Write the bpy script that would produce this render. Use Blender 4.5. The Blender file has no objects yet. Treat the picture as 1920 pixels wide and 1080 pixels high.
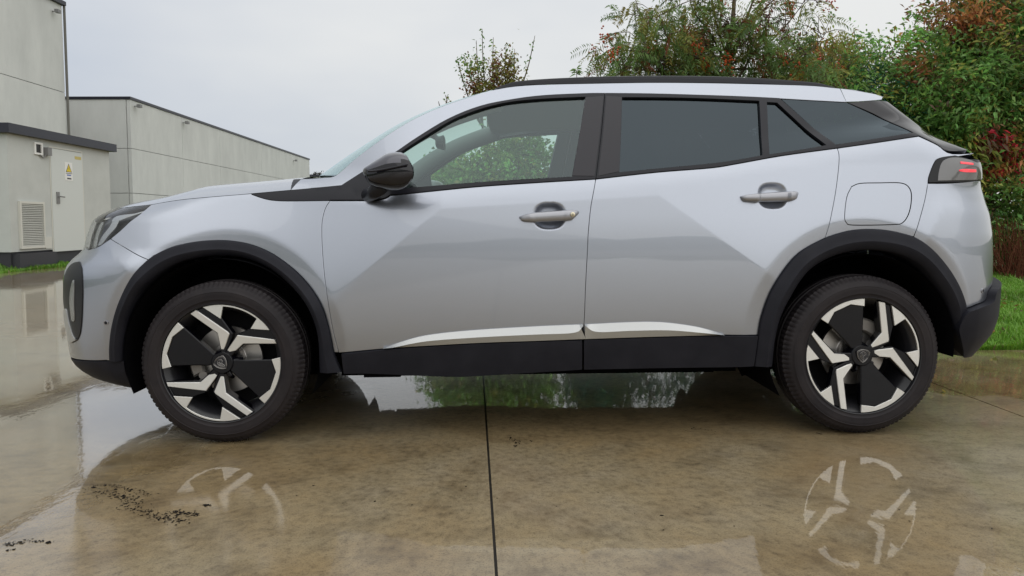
import bpy, math, random
import numpy as np
from mathutils import Vector, Matrix
from mathutils.geometry import delaunay_2d_cdt

random.seed(7)
RNG = np.random.default_rng(7)
scene = bpy.context.scene
COL = scene.collection
R = math.radians

# ------------------------------------------------------------------ camera
F = 1387.0                       # focal length of the phone camera, in pixels of a 1920 px wide frame
PY0 = 490.0                      # row of the optical axis
YAW, PITCH = R(1.6), math.atan(75.0 / F)
ROLL = R(0.36)
CAM = np.array([0.0, -3.05, 0.925])
FWD = np.array([math.sin(YAW) * math.cos(PITCH), math.cos(YAW) * math.cos(PITCH), -math.sin(PITCH)])
RIGHT = np.array([math.cos(YAW), -math.sin(YAW), 0.0])
UP = np.cross(RIGHT, FWD)
RIGHT, UP = RIGHT * math.cos(ROLL) - UP * math.sin(ROLL), UP * math.cos(ROLL) + RIGHT * math.sin(ROLL)
cd = bpy.data.cameras.new("camera")
cam = bpy.data.objects.new("camera", cd)
COL.objects.link(cam)
cam.matrix_world = Matrix(((RIGHT[0], UP[0], -FWD[0], CAM[0]), (RIGHT[1], UP[1], -FWD[1], CAM[1]), (RIGHT[2], UP[2], -FWD[2], CAM[2]), (0, 0, 0, 1)))
cd.sensor_width = 36.0
cd.lens = F / 1920 * 36.0
cd.shift_y = (PY0 - 540.0) / 1920.0
cd.clip_start, cd.clip_end = 0.05, 2000.0
scene.camera = cam

# ------------------------------------------------------------------ overcast daylight
SUN_EL, SUN_AZ = R(48), R(148)    # azimuth from +Y towards +X
world = bpy.data.worlds.new("World")
scene.world = world
world.use_nodes = True
nt = world.node_tree
nt.nodes.clear()
N_, L_ = nt.nodes.new, nt.links.new
wo, bg = N_("ShaderNodeOutputWorld"), N_("ShaderNodeBackground")
sky = N_("ShaderNodeTexSky")
sky.sky_type = 'NISHITA'
sky.sun_disc = False
sky.sun_elevation = SUN_EL
sky.sun_rotation = SUN_AZ
tc = N_("ShaderNodeTexCoord")
mp = N_("ShaderNodeMapping"); mp.inputs['Scale'].default_value = (1.0, 1.0, 2.6)
no = N_("ShaderNodeTexNoise"); no.inputs['Scale'].default_value = 1.7; no.inputs['Detail'].default_value = 4; no.inputs['Roughness'].default_value = .5
L_(tc.outputs['Generated'], mp.inputs['Vector']); L_(mp.outputs['Vector'], no.inputs['Vector'])
# the thin side of the cloud deck lies towards the hidden sun
dot = N_("ShaderNodeVectorMath"); dot.operation = 'DOT_PRODUCT'
dot.inputs[1].default_value = (.58, -.50, .15)
L_(tc.outputs['Generated'], dot.inputs[0])
m1 = N_("ShaderNodeMath"); m1.operation = 'MULTIPLY_ADD'; m1.inputs[1].default_value = 1.0; m1.inputs[2].default_value = .05
L_(no.outputs['Fac'], m1.inputs[0])
m2 = N_("ShaderNodeMath"); m2.operation = 'MULTIPLY_ADD'; m2.inputs[1].default_value = .77
L_(dot.outputs['Value'], m2.inputs[0]); L_(m1.outputs[0], m2.inputs[2])
ramp = N_("ShaderNodeValToRGB")
ramp.color_ramp.elements[0].position = 0.0
ramp.color_ramp.elements[0].color = (.635, .68, .755, 1)
ramp.color_ramp.elements[1].position = .46
ramp.color_ramp.elements[1].color = (.91, .915, .90, 1)
L_(m2.outputs[0], ramp.inputs['Fac'])
sc_ = N_("ShaderNodeVectorMath"); sc_.operation = 'SCALE'; sc_.inputs['Scale'].default_value = 10.4
L_(ramp.outputs['Color'], sc_.inputs[0])
# an overcast sky is brighter overhead than at the horizon
sx = N_("ShaderNodeSeparateXYZ"); L_(tc.outputs['Generated'], sx.inputs[0])
c0_ = N_("ShaderNodeClamp"); L_(sx.outputs['Z'], c0_.inputs['Value'])
cl = N_("ShaderNodeMath"); cl.operation = 'POWER'; cl.inputs[1].default_value = 1.5; L_(c0_.outputs[0], cl.inputs[0])
cie = N_("ShaderNodeMath"); cie.operation = 'MULTIPLY_ADD'; cie.inputs[1].default_value = 0.5 * 8.9; cie.inputs[2].default_value = 8.9
L_(cl.outputs[0], cie.inputs[0]); L_(cie.outputs[0], sc_.inputs['Scale'])
mx = N_("ShaderNodeMix"); mx.data_type = 'RGBA'; mx.inputs['Factor'].default_value = .93
L_(sky.outputs['Color'], mx.inputs['A']); L_(sc_.outputs['Vector'], mx.inputs['B'])
L_(mx.outputs['Result'], bg.inputs['Color'])
bg.inputs['Strength'].default_value = 0.1
L_(bg.outputs['Background'], wo.inputs['Surface'])

sd = bpy.data.lights.new("sun", 'SUN')
sd.energy = 1.05
sd.angle = R(100)
sd.color = (1, .985, .96)
sun = bpy.data.objects.new("sun", sd)
COL.objects.link(sun)
sun.rotation_euler = (math.pi / 2 - SUN_EL, 0, math.pi - SUN_AZ)

scene.view_settings.view_transform = 'Standard'
scene.view_settings.look = 'None'
scene.view_settings.exposure = 0.0
scene.view_settings.gamma = 1.0
scene.view_settings.use_curve_mapping = False
scene.render.engine = 'CYCLES'
scene.cycles.use_denoising = True
scene.cycles.max_bounces = 10
scene.cycles.transparent_max_bounces = 16
scene.cycles.caustics_reflective = False
scene.cycles.caustics_refractive = False
scene.cycles.sample_clamp_indirect = 6.0


# ------------------------------------------------------------------ helpers
def ray(px, py):
    """direction through a pixel of the 1920x1080 photograph, scaled to dy = 1"""
    v = FWD * F + RIGHT * (px - 960.0) - UP * (py - PY0)
    return v / v[1]


def at(px, py, Y):
    return CAM + ray(px, py) * (Y - CAM[1])


def at_x(px, py, X):
    v = ray(px, py)
    return CAM + v * ((X - CAM[0]) / v[0])


def ground(px, py, z=0.0):
    v = ray(px, py)
    return CAM + v * ((z - CAM[2]) / v[2])


def tag(o, label=None, cat=None, group=None, kind=None):
    if label: o["label"] = label
    if cat: o["category"] = cat
    if group: o["group"] = group
    if kind: o["kind"] = kind
    return o


def link(name, me, parent=None):
    o = bpy.data.objects.new(name, me)
    COL.objects.link(o)
    if parent is not None:
        o.parent = parent
        w = Vector(parent.get("org", (0, 0, 0)))
        o["org"] = (0.0, 0.0, 0.0)
        if w.length > 0:
            o.matrix_parent_inverse = Matrix.Translation(-w)
    return o


def empty(name, loc):
    o = bpy.data.objects.new(name, None)
    COL.objects.link(o)
    o.location = loc
    o.empty_display_size = .2
    o["org"] = tuple(float(c) for c in loc)
    return o


def mesh(name, verts, faces, mat, parent=None, smooth=False, normals=None):
    me = bpy.data.meshes.new(name)
    me.from_pydata([tuple(map(float, v)) for v in verts], [], [tuple(int(i) for i in f) for f in faces])
    if mat is not None:
        me.materials.append(mat)
    if smooth or normals is not None:
        me.polygons.foreach_set("use_smooth", [True] * len(me.polygons))
    me.update()
    if normals is not None:
        me.normals_split_custom_set_from_vertices([tuple(map(float, n)) for n in normals])
    return link(name, me, parent)


class MB:
    """collects simple solids into one mesh"""
    def __init__(self): self.v, self.f = [], []

    def add(self, v, f):
        k = len(self.v)
        self.v += [tuple(map(float, p)) for p in v]
        self.f += [tuple(i + k for i in q) for q in f]
        return self

    def box(self, lo, hi):
        x0, y0, z0 = lo; x1, y1, z1 = hi
        return self.add([(x0, y0, z0), (x1, y0, z0), (x1, y1, z0), (x0, y1, z0), (x0, y0, z1), (x1, y0, z1), (x1, y1, z1), (x0, y1, z1)],
                        [(3, 2, 1, 0), (4, 5, 6, 7), (0, 1, 5, 4), (1, 2, 6, 5), (2, 3, 7, 6), (3, 0, 4, 7)])

    def tube(self, pts, radii, n=8, cap=True):
        pts = [np.array(p, float) for p in pts]
        rings = []
        for i, p in enumerate(pts):
            d = pts[min(i + 1, len(pts) - 1)] - pts[max(i - 1, 0)]
            d = d / (np.linalg.norm(d) + 1e-9)
            a = np.cross(d, (0, 0, 1) if abs(d[2]) < .9 else (1, 0, 0)); a /= np.linalg.norm(a)
            b = np.cross(d, a)
            rings.append([p + radii[i] * (a * math.cos(t) + b * math.sin(t)) for t in np.linspace(0, 2 * math.pi, n, endpoint=False)])
        v = [q for r in rings for q in r]
        f = [(i * n + j, i * n + (j + 1) % n, (i + 1) * n + (j + 1) % n, (i + 1) * n + j) for i in range(len(pts) - 1) for j in range(n)]
        if cap:
            f += [tuple(range(n))[::-1], tuple(range((len(pts) - 1) * n, len(pts) * n))]
        return self.add(v, f)

    def prism(self, poly, y0, y1, bevel=0.0, frame=None):
        """polygon in the x-z plane, counter-clockwise seen from -y, extruded from y0 (front) to y1"""
        poly = [np.array(p, float) for p in poly]
        n = len(poly)
        ar = sum(poly[i][0] * poly[(i + 1) % n][1] - poly[(i + 1) % n][0] * poly[i][1] for i in range(n))
        if ar < 0: poly = poly[::-1]
        fr = frame or (lambda x, y, z: (x, y, z))
        v = []
        if bevel > 0:
            ins = inset(np.array(poly), bevel)
            v += [fr(p[0], y0, p[1]) for p in ins]
            v += [fr(p[0], y0 + bevel, p[1]) for p in poly]
        else:
            v += [fr(p[0], y0, p[1]) for p in poly]
        v += [fr(p[0], y1, p[1]) for p in poly]
        L = len(v) // n
        f = [tuple(range(n))]
        for k in range(L - 1):
            f += [(k * n + i, (k + 1) * n + i, (k + 1) * n + (i + 1) % n, k * n + (i + 1) % n) for i in range(n)]
        f.append(tuple(range((L - 1) * n, L * n))[::-1])
        return self.add(v, f)

    def lathe(self, prof, n, frame, close=False):
        """profile of (radius, y) spun about the y axis; frame maps local to world"""
        m = len(prof)
        v = []
        for j in range(n):
            t = 2 * math.pi * j / n
            for r, y in prof:
                v.append(frame(r * math.cos(t), y, r * math.sin(t)))
        f = []
        for j in range(n):
            k = (j + 1) % n
            for i in range(m - 1 + (1 if close else 0)):
                i2 = (i + 1) % m
                f.append((j * m + i, j * m + i2, k * m + i2, k * m + i))
        return self.add(v, f)

    def build(self, name, mat, parent=None, smooth=False):
        return mesh(name, self.v, self.f, mat, parent, smooth)


def inset(poly, d):
    """move a closed counter-clockwise polygon inwards by d (outwards when negative)"""
    p = np.asarray(poly, float)
    e = np.roll(p, -1, 0) - p
    l = np.linalg.norm(e, axis=1, keepdims=True); l[l < 1e-9] = 1e-9
    e = e / l
    nrm = np.stack([-e[:, 1], e[:, 0]], 1)
    n0 = np.roll(nrm, 1, 0)
    s = n0 + nrm
    k = 1 + (n0 * nrm).sum(1, keepdims=True)
    k[k < .35] = .35
    return p + s / k * d


def auto_smooth(o, deg=35):
    me = o.data
    me.polygons.foreach_set("use_smooth", [True] * len(me.polygons))
    me.set_sharp_from_angle(angle=R(deg))
    return o


def catmull(pts, n=5):
    p = [np.array(q, float) for q in pts]
    if len(p) < 3: return p
    out = []
    P = [2 * p[0] - p[1]] + p + [2 * p[-1] - p[-2]]
    for i in range(1, len(P) - 2):
        a, b, c, d = P[i - 1:i + 3]
        for t in np.linspace(0, 1, n, endpoint=False):
            out.append(.5 * (2 * b + (c - a) * t + (2 * a - 5 * b + 4 * c - d) * t ** 2 + (3 * b - a - 3 * c + d) * t ** 3))
    out.append(p[-1])
    return out


def pip(poly, q):
    x, y = q[:, 0], q[:, 1]
    inside = np.zeros(len(q), bool)
    n = len(poly)
    j = n - 1
    for i in range(n):
        xi, yi = poly[i]; xj, yj = poly[j]
        c = ((yi > y) != (yj > y)) & (x < (xj - xi) * (y - yi) / ((yj - yi) if yj != yi else 1e-12) + xi)
        inside ^= c
        j = i
    return inside


# ------------------------------------------------------------------ materials
def mat(name, color, rough=.5, metal=0.0, coat=0.0, coat_rough=.03, spec=.5, **kw):
    m = bpy.data.materials.new(name)
    m.use_nodes = True
    b = m.node_tree.nodes["Principled BSDF"]
    b.inputs['Base Color'].default_value = (*color, 1)
    b.inputs['Roughness'].default_value = rough
    b.inputs['Metallic'].default_value = metal
    b.inputs['Coat Weight'].default_value = coat
    b.inputs['Coat Roughness'].default_value = coat_rough
    b.inputs['Specular IOR Level'].default_value = spec
    for k, v in kw.items():
        b.inputs[k.replace('_', ' ')].default_value = v
    return m


def nodes(m):
    t = m.node_tree
    return t, t.nodes["Principled BSDF"], t.nodes.new, t.links.new


def noise_mix(m, c1, c2, scale, detail=4, lo=.35, hi=.65, coord='Object', stretch=None, rough=.6):
    """two colours of the thing itself mixed by noise"""
    t, b, N, L = nodes(m)
    tc = N("ShaderNodeTexCoord")
    src = tc.outputs[coord]
    if stretch:
        mp = N("ShaderNodeMapping"); mp.inputs['Scale'].default_value = stretch
        L(src, mp.inputs['Vector']); src = mp.outputs['Vector']
    n = N("ShaderNodeTexNoise"); n.inputs['Scale'].default_value = scale; n.inputs['Detail'].default_value = detail; n.inputs['Roughness'].default_value = rough
    L(src, n.inputs['Vector'])
    r = N("ShaderNodeValToRGB")
    r.color_ramp.elements[0].position = lo; r.color_ramp.elements[0].color = (*c1, 1)
    r.color_ramp.elements[1].position = hi; r.color_ramp.elements[1].color = (*c2, 1)
    L(n.outputs['Fac'], r.inputs['Fac'])
    L(r.outputs['Color'], b.inputs['Base Color'])
    return src, r


def bump(m, scale, strength, dist=.002, detail=3, src=None):
    t, b, N, L = nodes(m)
    if src is None:
        src = N("ShaderNodeTexCoord").outputs['Object']
    n = N("ShaderNodeTexNoise"); n.inputs['Scale'].default_value = scale; n.inputs['Detail'].default_value = detail
    L(src, n.inputs['Vector'])
    bp = N("ShaderNodeBump"); bp.inputs['Strength'].default_value = strength; bp.inputs['Distance'].default_value = dist
    L(n.outputs['Fac'], bp.inputs['Height'])
    L(bp.outputs['Normal'], b.inputs['Normal'])
    return bp


M = {}
# metallic silver paint with a faint flake
p = mat("silver_paint", (.50, .505, .56), .32, .94, 1.0, .012, Coat_IOR=1.6)
src, r_ = noise_mix(p, (.352, .376, .432), (.385, .412, .468), 900, 1, .3, .7)
M['paint'] = p
M['plastic'] = mat("black_textured_plastic", (.016, .017, .023), .55, 0, spec=.18)
bump(M['plastic'], 900, .25, .0006)
noise_mix(M['plastic'], (.012, .0125, .018), (.018, .0185, .025), 6, 4)
M['frame'] = mat("satin_black_trim", (.012, .0125, .018), .32, 0, spec=.3)
M['gloss'] = mat("gloss_black", (.008, .008, .012), .07, 0, 0, .02, spec=.5)
M['pillarblack'] = mat("pillar_gloss_black", (.012, .011, .017), .14, 0, 0, spec=.45)
M['dark'] = mat("dark_void", (.006, .006, .007), .8, spec=.2)
M['rubber'] = mat("tyre_rubber", (.020, .018, .022), .6, spec=.28)
src, r_ = noise_mix(M['rubber'], (.012, .0098, .0118), (.021, .017, .0185), 9, 5)
bump(M['rubber'], 160, .2, .0008, src=src)
M['alloy'] = mat("machined_alloy", (.70, .69, .66), .30, .75, .6, .05)
M['wheelblack'] = mat("wheel_gloss_black", (.003, .003, .005), .2, 0, .15, .05, spec=.22)
M['wheelvoid'] = mat("wheel_barrel_black", (.016, .016, .019), .32)
M['steel'] = mat("brake_steel", (.42, .40, .38), .35, .9)
M['caliper'] = mat("caliper_cast", (.25, .235, .22), .5, .6)
M['strip'] = mat("satin_silver_strip", (.50, .51, .51), .36, .6, .4, .05)
M['handle'] = mat("handle_paint", (.31, .313, .34), .30, .72, 1.0, .02)
M['chrome'] = mat("chrome", (.75, .75, .76), .12, 1.0)
M['brass'] = mat("key_cylinder", (.62, .56, .42), .3, .9)
M['mirror'] = mat("mirror_glass", (.8, .8, .82), .02, 1.0)
M['interior'] = mat("interior_trim", (.055, .058, .062), .8, spec=.2)
M['headliner'] = mat("headliner_cloth", (.34, .35, .35), .9, spec=.1)
M['seat'] = mat("seat_cloth", (.075, .08, .085), .85, spec=.15)
M['pillar'] = mat("pillar_trim", (.20, .21, .215), .8, spec=.2)
M['lampbowl'] = mat("headlamp_reflector", (.38, .39, .39), .25, .7)
M['lampdark'] = mat("headlamp_housing", (.014, .015, .017), .35, spec=.3)
M['underbody'] = mat("underbody", (.004, .004, .005), .9, spec=.05)


def glass(name, tint, f0=.08, refl=(1, 1, 1)):
    """a thin pane seen from either side: Schlick reflection of both faces over a tinted see-through"""
    m = bpy.data.materials.new(name)
    m.use_nodes = True
    t = m.node_tree
    t.nodes.clear()
    N, L = t.nodes.new, t.links.new
    o, mx, tr, gl, lw, pw, ma = N("ShaderNodeOutputMaterial"), N("ShaderNodeMixShader"), N("ShaderNodeBsdfTransparent"), N("ShaderNodeBsdfGlossy"), N("ShaderNodeLayerWeight"), N("ShaderNodeMath"), N("ShaderNodeMath")
    tr.inputs['Color'].default_value = (*tint, 1)
    gl.inputs['Color'].default_value = (*refl, 1); gl.inputs['Roughness'].default_value = .008
    lw.inputs['Blend'].default_value = .5
    pw.operation = 'POWER'; pw.inputs[1].default_value = 4.5
    ma.operation = 'MULTIPLY_ADD'; ma.inputs[1].default_value = 1 - f0; ma.inputs[2].default_value = f0
    L(lw.outputs['Facing'], pw.inputs[0]); L(pw.outputs[0], ma.inputs[0])
    L(ma.outputs[0], mx.inputs[0]); L(tr.outputs[0], mx.inputs[1]); L(gl.outputs[0], mx.inputs[2]); L(mx.outputs[0], o.inputs[0])
    return m


M['glass'] = glass("tinted_glass", (.74, .87, .81), .085, (.84, .97, 1))
M['privacy'] = glass("privacy_glass", (.028, .033, .04), .066, (.74, .89, 1))
M['lens'] = glass("lamp_lens", (.95, .96, .97), .03)

# ================================================================== GROUND
def concrete_ground():
    m = mat("wet_concrete", (.25, .20, .13), .55, coat=1.0, coat_rough=.05, spec=.3)
    t, b, N, L = nodes(m)
    b.inputs['Coat IOR'].default_value = 1.45
    geo = N("ShaderNodeNewGeometry")
    pos = geo.outputs['Position']

    def noise(scale, det=5, rough=.55, vec=None, stretch=None):
        v = vec or pos
        if stretch:
            mp = N("ShaderNodeMapping"); mp.inputs['Scale'].default_value = stretch; L(v, mp.inputs['Vector']); v = mp.outputs['Vector']
        n = N("ShaderNodeTexNoise"); n.inputs['Scale'].default_value = scale; n.inputs['Detail'].default_value = det; n.inputs['Roughness'].default_value = rough
        L(v, n.inputs['Vector']); return n.outputs['Fac']

    def rampc(fac, stops):
        r = N("ShaderNodeValToRGB")
        e = r.color_ramp.elements
        while len(e) < len(stops): e.new(.5)
        for q, (p_, c) in zip(e, stops): q.position = p_; q.color = (*c, 1)
        L(fac, r.inputs['Fac']); return r.outputs['Color']

    def mixc(f, a, c, mode='MIX'):
        x = N("ShaderNodeMix"); x.data_type = 'RGBA'; x.blend_type = mode
        if isinstance(f, float): x.inputs['Factor'].default_value = f
        else: L(f, x.inputs['Factor'])
        L(a, x.inputs['A']); L(c, x.inputs['B']); return x.outputs['Result']
    big = rampc(noise(.75, 6, .62), [(.30, (.20, .143, .073)), (.45, (.255, .188, .099)), (.56, (.27, .216, .130)), (.70, (.31, .265, .188))])
    med = rampc(noise(4.2, 8, .70), [(.32, (.60, .575, .55)), (.50, (1, 1, 1)), (.70, (1.16, 1.15, 1.12))])
    c = mixc(1.0, big, med, 'MULTIPLY')
    fine = rampc(noise(34, 7, .75), [(.33, (.56, .53, .51)), (.48, (.98, .98, .98)), (.66, (1.17, 1.16, 1.14))])
    c = mixc(.9, c, fine, 'MULTIPLY')
    speck = rampc(noise(170, 3, .7), [(.36, (.22, .20, .19)), (.45, (1, 1, 1)), (.68, (1, 1, 1)), (.78, (1.25, 1.25, 1.22))])
    c = mixc(.55, c, speck, 'MULTIPLY')
    rust = rampc(noise(1.1, 5, .6, stretch=(1, .7, 1)), [(.55, (0, 0, 0)), (.72, (1, 1, 1))])
    rc = N("ShaderNodeRGB"); rc.outputs[0].default_value = (.24, .155, .07, 1)
    rf = N("ShaderNodeMath"); rf.operation = 'MULTIPLY'; rf.inputs[1].default_value = .40; L(rust, rf.inputs[0])
    c = mixc(rf.outputs[0], c, rc.outputs[0])
    L(c, b.inputs['Base Color'])
    # the water film: still puddles between barely wet, rougher patches
    wet = rampc(noise(.75, 5, .6), [(.36, (.02, .02, .02)), (.58, (.035, .035, .035)), (.74, (.12, .12, .12))])
    # the low spot before the nose of the car holds a still puddle
    sp = N("ShaderNodeVectorMath"); sp.operation = 'DOT_PRODUCT'; sp.inputs[1].default_value = (1, -.22, 0)
    wob = N("ShaderNodeTexNoise"); wob.inputs['Scale'].default_value = 1.6; wob.inputs['Detail'].default_value = 6
    L(pos, wob.inputs['Vector'])
    L(pos, sp.inputs[0])
    ad = N("ShaderNodeMath"); ad.operation = 'MULTIPLY_ADD'; ad.inputs[1].default_value = 1.5; L(wob.outputs['Fac'], ad.inputs[0]); L(sp.outputs['Value'], ad.inputs[2])
    mr_ = N("ShaderNodeMapRange"); mr_.inputs['From Min'].default_value = -.62; mr_.inputs['From Max'].default_value = -.22; mr_.inputs['To Min'].default_value = 1; mr_.inputs['To Max'].default_value = 0
    L(ad.outputs[0], mr_.inputs['Value'])
    s2_ = N("ShaderNodeVectorMath"); s2_.operation = 'DISTANCE'; s2_.inputs[1].default_value = (3.0, 1.45, 0); L(pos, s2_.inputs[0])
    a2_ = N("ShaderNodeMath"); a2_.operation = 'MULTIPLY_ADD'; a2_.inputs[1].default_value = 1.5; L(wob.outputs['Fac'], a2_.inputs[0]); L(s2_.outputs['Value'], a2_.inputs[2])
    m2_ = N("ShaderNodeMapRange"); m2_.inputs['From Min'].default_value = 1.45; m2_.inputs['From Max'].default_value = 1.75; m2_.inputs['To Min'].default_value = 1; m2_.inputs['To Max'].default_value = 0
    L(a2_.outputs[0], m2_.inputs['Value'])
    mm_ = N("ShaderNodeMath"); mm_.operation = 'MAXIMUM'; L(mr_.outputs[0], mm_.inputs[0]); L(m2_.outputs[0], mm_.inputs[1])
    sy_ = N("ShaderNodeSeparateXYZ"); L(pos, sy_.inputs[0])
    fy_ = N("ShaderNodeMapRange"); fy_.inputs['From Min'].default_value = 1.2; fy_.inputs['From Max'].default_value = 4.5; fy_.inputs['To Min'].default_value = 1; fy_.inputs['To Max'].default_value = .15
    L(sy_.outputs['Y'], fy_.inputs['Value'])
    pm_ = N("ShaderNodeMath"); pm_.operation = 'MULTIPLY'; L(mm_.outputs[0], pm_.inputs[0]); L(fy_.outputs[0], pm_.inputs[1])
    pmask = pm_.outputs[0]
    # a drier, scuffed patch in front of the front wheel
    s3_ = N("ShaderNodeVectorMath"); s3_.operation = 'DISTANCE'; s3_.inputs[1].default_value = (-.95, -1.1, 0); L(pos, s3_.inputs[0])
    a3_ = N("ShaderNodeMath"); a3_.operation = 'MULTIPLY_ADD'; a3_.inputs[1].default_value = .9; L(wob.outputs['Fac'], a3_.inputs[0]); L(s3_.outputs['Value'], a3_.inputs[2])
    m3_ = N("ShaderNodeMapRange"); m3_.inputs['From Min'].default_value = .72; m3_.inputs['From Max'].default_value = 1.15; m3_.inputs['To Min'].default_value = 1; m3_.inputs['To Max'].default_value = 0
    L(a3_.outputs[0], m3_.inputs['Value'])
    dryc = N("ShaderNodeRGB"); dryc.outputs[0].default_value = (.16, .16, .16, 1)
    wet = mixc(m3_.outputs[0], wet, dryc.outputs[0])
    blk = N("ShaderNodeRGB"); blk.outputs[0].default_value = (.012, .012, .012, 1)
    wet = mixc(pmask, wet, blk.outputs[0])
    L(wet, b.inputs['Coat Roughness'])
    rr_ = N("ShaderNodeMapRange"); rr_.inputs['To Min'].default_value = .5; rr_.inputs['To Max'].default_value = .06; L(pmask, rr_.inputs['Value']); L(rr_.outputs[0], b.inputs['Roughness'])
    sr_ = N("ShaderNodeMapRange"); sr_.inputs['To Min'].default_value = .3; sr_.inputs['To Max'].default_value = .6; L(pmask, sr_.inputs['Value']); L(sr_.outputs[0], b.inputs['Specular IOR Level'])
    cw = rampc(noise(1.3, 6, .65), [(.30, (1, 1, 1)), (.62, (1, 1, 1)), (.80, (.7, .7, .7))])
    L(cw, b.inputs['Coat Weight'])
    bp = N("ShaderNodeBump"); bp.inputs['Distance'].default_value = .003
    br_ = N("ShaderNodeMapRange"); br_.inputs['To Min'].default_value = .5; br_.inputs['To Max'].default_value = .04; L(pmask, br_.inputs['Value']); L(br_.outputs[0], bp.inputs['Strength'])
    L(noise(70, 5, .7), bp.inputs['Height']); L(bp.outputs['Normal'], b.inputs['Normal'])
    b2 = N("ShaderNodeBump"); b2.inputs['Strength'].default_value = .11; b2.inputs['Distance'].default_value = .004
    L(noise(14, 3, .6, stretch=(1.0, .45, 1)), b2.inputs['Height']); L(b2.outputs['Normal'], b.inputs['Coat Normal'])
    return m


M['concrete'] = concrete_ground()
M['joint'] = mat("joint_sealant", (.030, .026, .020), .6)
M['soil'] = mat("meadow_soil", (.05, .06, .02), .9, spec=.1)
noise_mix(M['soil'], (.035, .04, .016), (.07, .11, .025), 2.2, 6)
M['yard'] = mat("far_yard", (.16, .15, .13), .7)

gb = MB(); gb.v = [(-500, -500, -.16), (500, -500, -.16), (500, 700, -.16), (-500, 700, -.16)]; gb.f = [(0, 1, 2, 3)]
tag(gb.build("ground", M['soil']), kind="structure")

JA, JB = ground(931, 1080), ground(906, 706)
jx = lambda y: JA[0] + (JB[0] - JA[0]) * (y - JA[1]) / (JB[1] - JA[1])
KA, KB = ground(1920, 782), ground(1765, 724)
kx = lambda y: KA[0] + (KB[0] - KA[0]) * (y - KA[1]) / (KB[1] - KA[1])
YR = 2.02                          # rear edge of the concrete on the right, where the meadow starts
XL = ground(40, 508.5)[0]          # left edge, where the grass in front of the substation starts
XE = -.55                          # hidden corner behind the car where the edge steps
YB = -16.0


def slab(poly):
    b = MB()
    n = len(poly)
    b.v = [(x, y, 0.0) for x, y in poly] + [(x, y, -.12) for x, y in poly]
    b.f = [tuple(range(n)), tuple(range(n, 2 * n))[::-1]] + [(n + i, n + (i + 1) % n, (i + 1) % n, i) for i in range(n)]
    return b


jb = MB(); jb.v = [(XL, YB, -.012), (30, YB, -.012), (30, YR, -.012), (XE, YR, -.012), (XE, 48, -.012), (XL, 48, -.012)]; jb.f = [(0, 1, 2, 3, 4, 5)]
pave = tag(jb.build("pavement", M['joint']), kind="structure")
h = .0042
ymid = -5.2                        # transverse joint behind the camera
for poly in ([(jx(ymid) + h, ymid), (kx(ymid) - h, ymid), (kx(YR) - h, YR), (jx(YR) + h, YR)],
             [(kx(ymid) + h, ymid), (kx(ymid) + 4.8, ymid), (kx(YR) + 4.8, YR - .05), (kx(YR) + h, YR)],
             [(kx(ymid) + 4.82, ymid), (30, ymid), (30, YR - .1), (kx(YR) + 4.82, YR - .05)],
             [(XL, ymid), (jx(ymid) - h, ymid), (jx(YR) - h, YR), (XE, YR), (XE, 48), (XL, 48)],
             [(XL, YB), (jx(ymid) - h, YB), (jx(ymid) - h, ymid - 2 * h), (XL, ymid - 2 * h)],
             [(jx(ymid) + h, YB), (30, YB), (30, ymid - 2 * h), (jx(ymid) + h, ymid - 2 * h)]):
    slab(poly).build("concrete_slab", M['concrete'], pave)
# meadow ground: right behind the car, and rising towards the substation on the left
mr = MB()
nx, ny = 40, 24
def zr(x, y): return -.02 + .05 * min(1, max(0, (y - YR) / .5)) + .02 * math.sin(x * 1.7 + y) * math.sin(y * 1.3) * min(1, max(0, (y - YR - .1)))
V = [(XE + .02 + (30 - XE) * i / nx, YR + .015 + (26 - YR) * (j / ny) ** 2, 0) for i in range(nx + 1) for j in range(ny + 1)]
mr.v = [(x, y, zr(x, y)) for x, y, _ in V]
mr.f = [(i * (ny + 1) + j, (i + 1) * (ny + 1) + j, (i + 1) * (ny + 1) + j + 1, i * (ny + 1) + j + 1) for i in range(nx) for j in range(ny)]
tag(mr.build("meadow", M['soil'], None, True), kind="structure")
ml_ = MB()
def zl2(x, y): return -.02 + .13 * min(1, max(0, (XL - .03 - x) / .9))
nx, ny = 24, 12
V = [(XL - .015 - 60 * (i / nx) ** 2.5, -20 + 90 * j / ny) for i in range(nx + 1) for j in range(ny + 1)]
ml_.v = [(x, y, zl2(x, y)) for x, y in V]
ml_.f = [(i * (ny + 1) + j, i * (ny + 1) + j + 1, (i + 1) * (ny + 1) + j + 1, (i + 1) * (ny + 1) + j) for i in range(nx) for j in range(ny)]
tag(ml_.build("verge", M['soil'], None, True), kind="structure")

# unseen green ridge beyond the yard, added for its reflection in the paint
hv, hf = [], []
nh = 90
for i in range(nh + 1):
    x = -110 + 220 * i / nh
    hgt = 2.6 + .9 * math.sin(x * .09) + .5 * math.sin(x * .31 + 1) + .3 * math.sin(x * .83)
    hv += [(x, -52, -.2), (x, -58, hgt * .7), (x, -64, hgt), (x, -90, hgt)]
for i in range(nh):
    for k in range(3):
        hf.append((4 * i + k, 4 * i + k + 1, 4 * i + k + 5, 4 * i + k + 4))
M['ridge_mat'] = mat("ridge_green", (.04, .06, .025), .9, spec=.1)
tag(mesh("reflection_ridge", hv, hf, M['ridge_mat'], None, True), kind="structure")
yv = MB(); yv.v = [(-60, -52, -.10), (60, -52, -.10), (60, YB - .02, -.05), (-60, YB - .02, -.05)]; yv.f = [(0, 1, 2, 3)]
tag(yv.build("yard", M['yard']), kind="structure")

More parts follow.
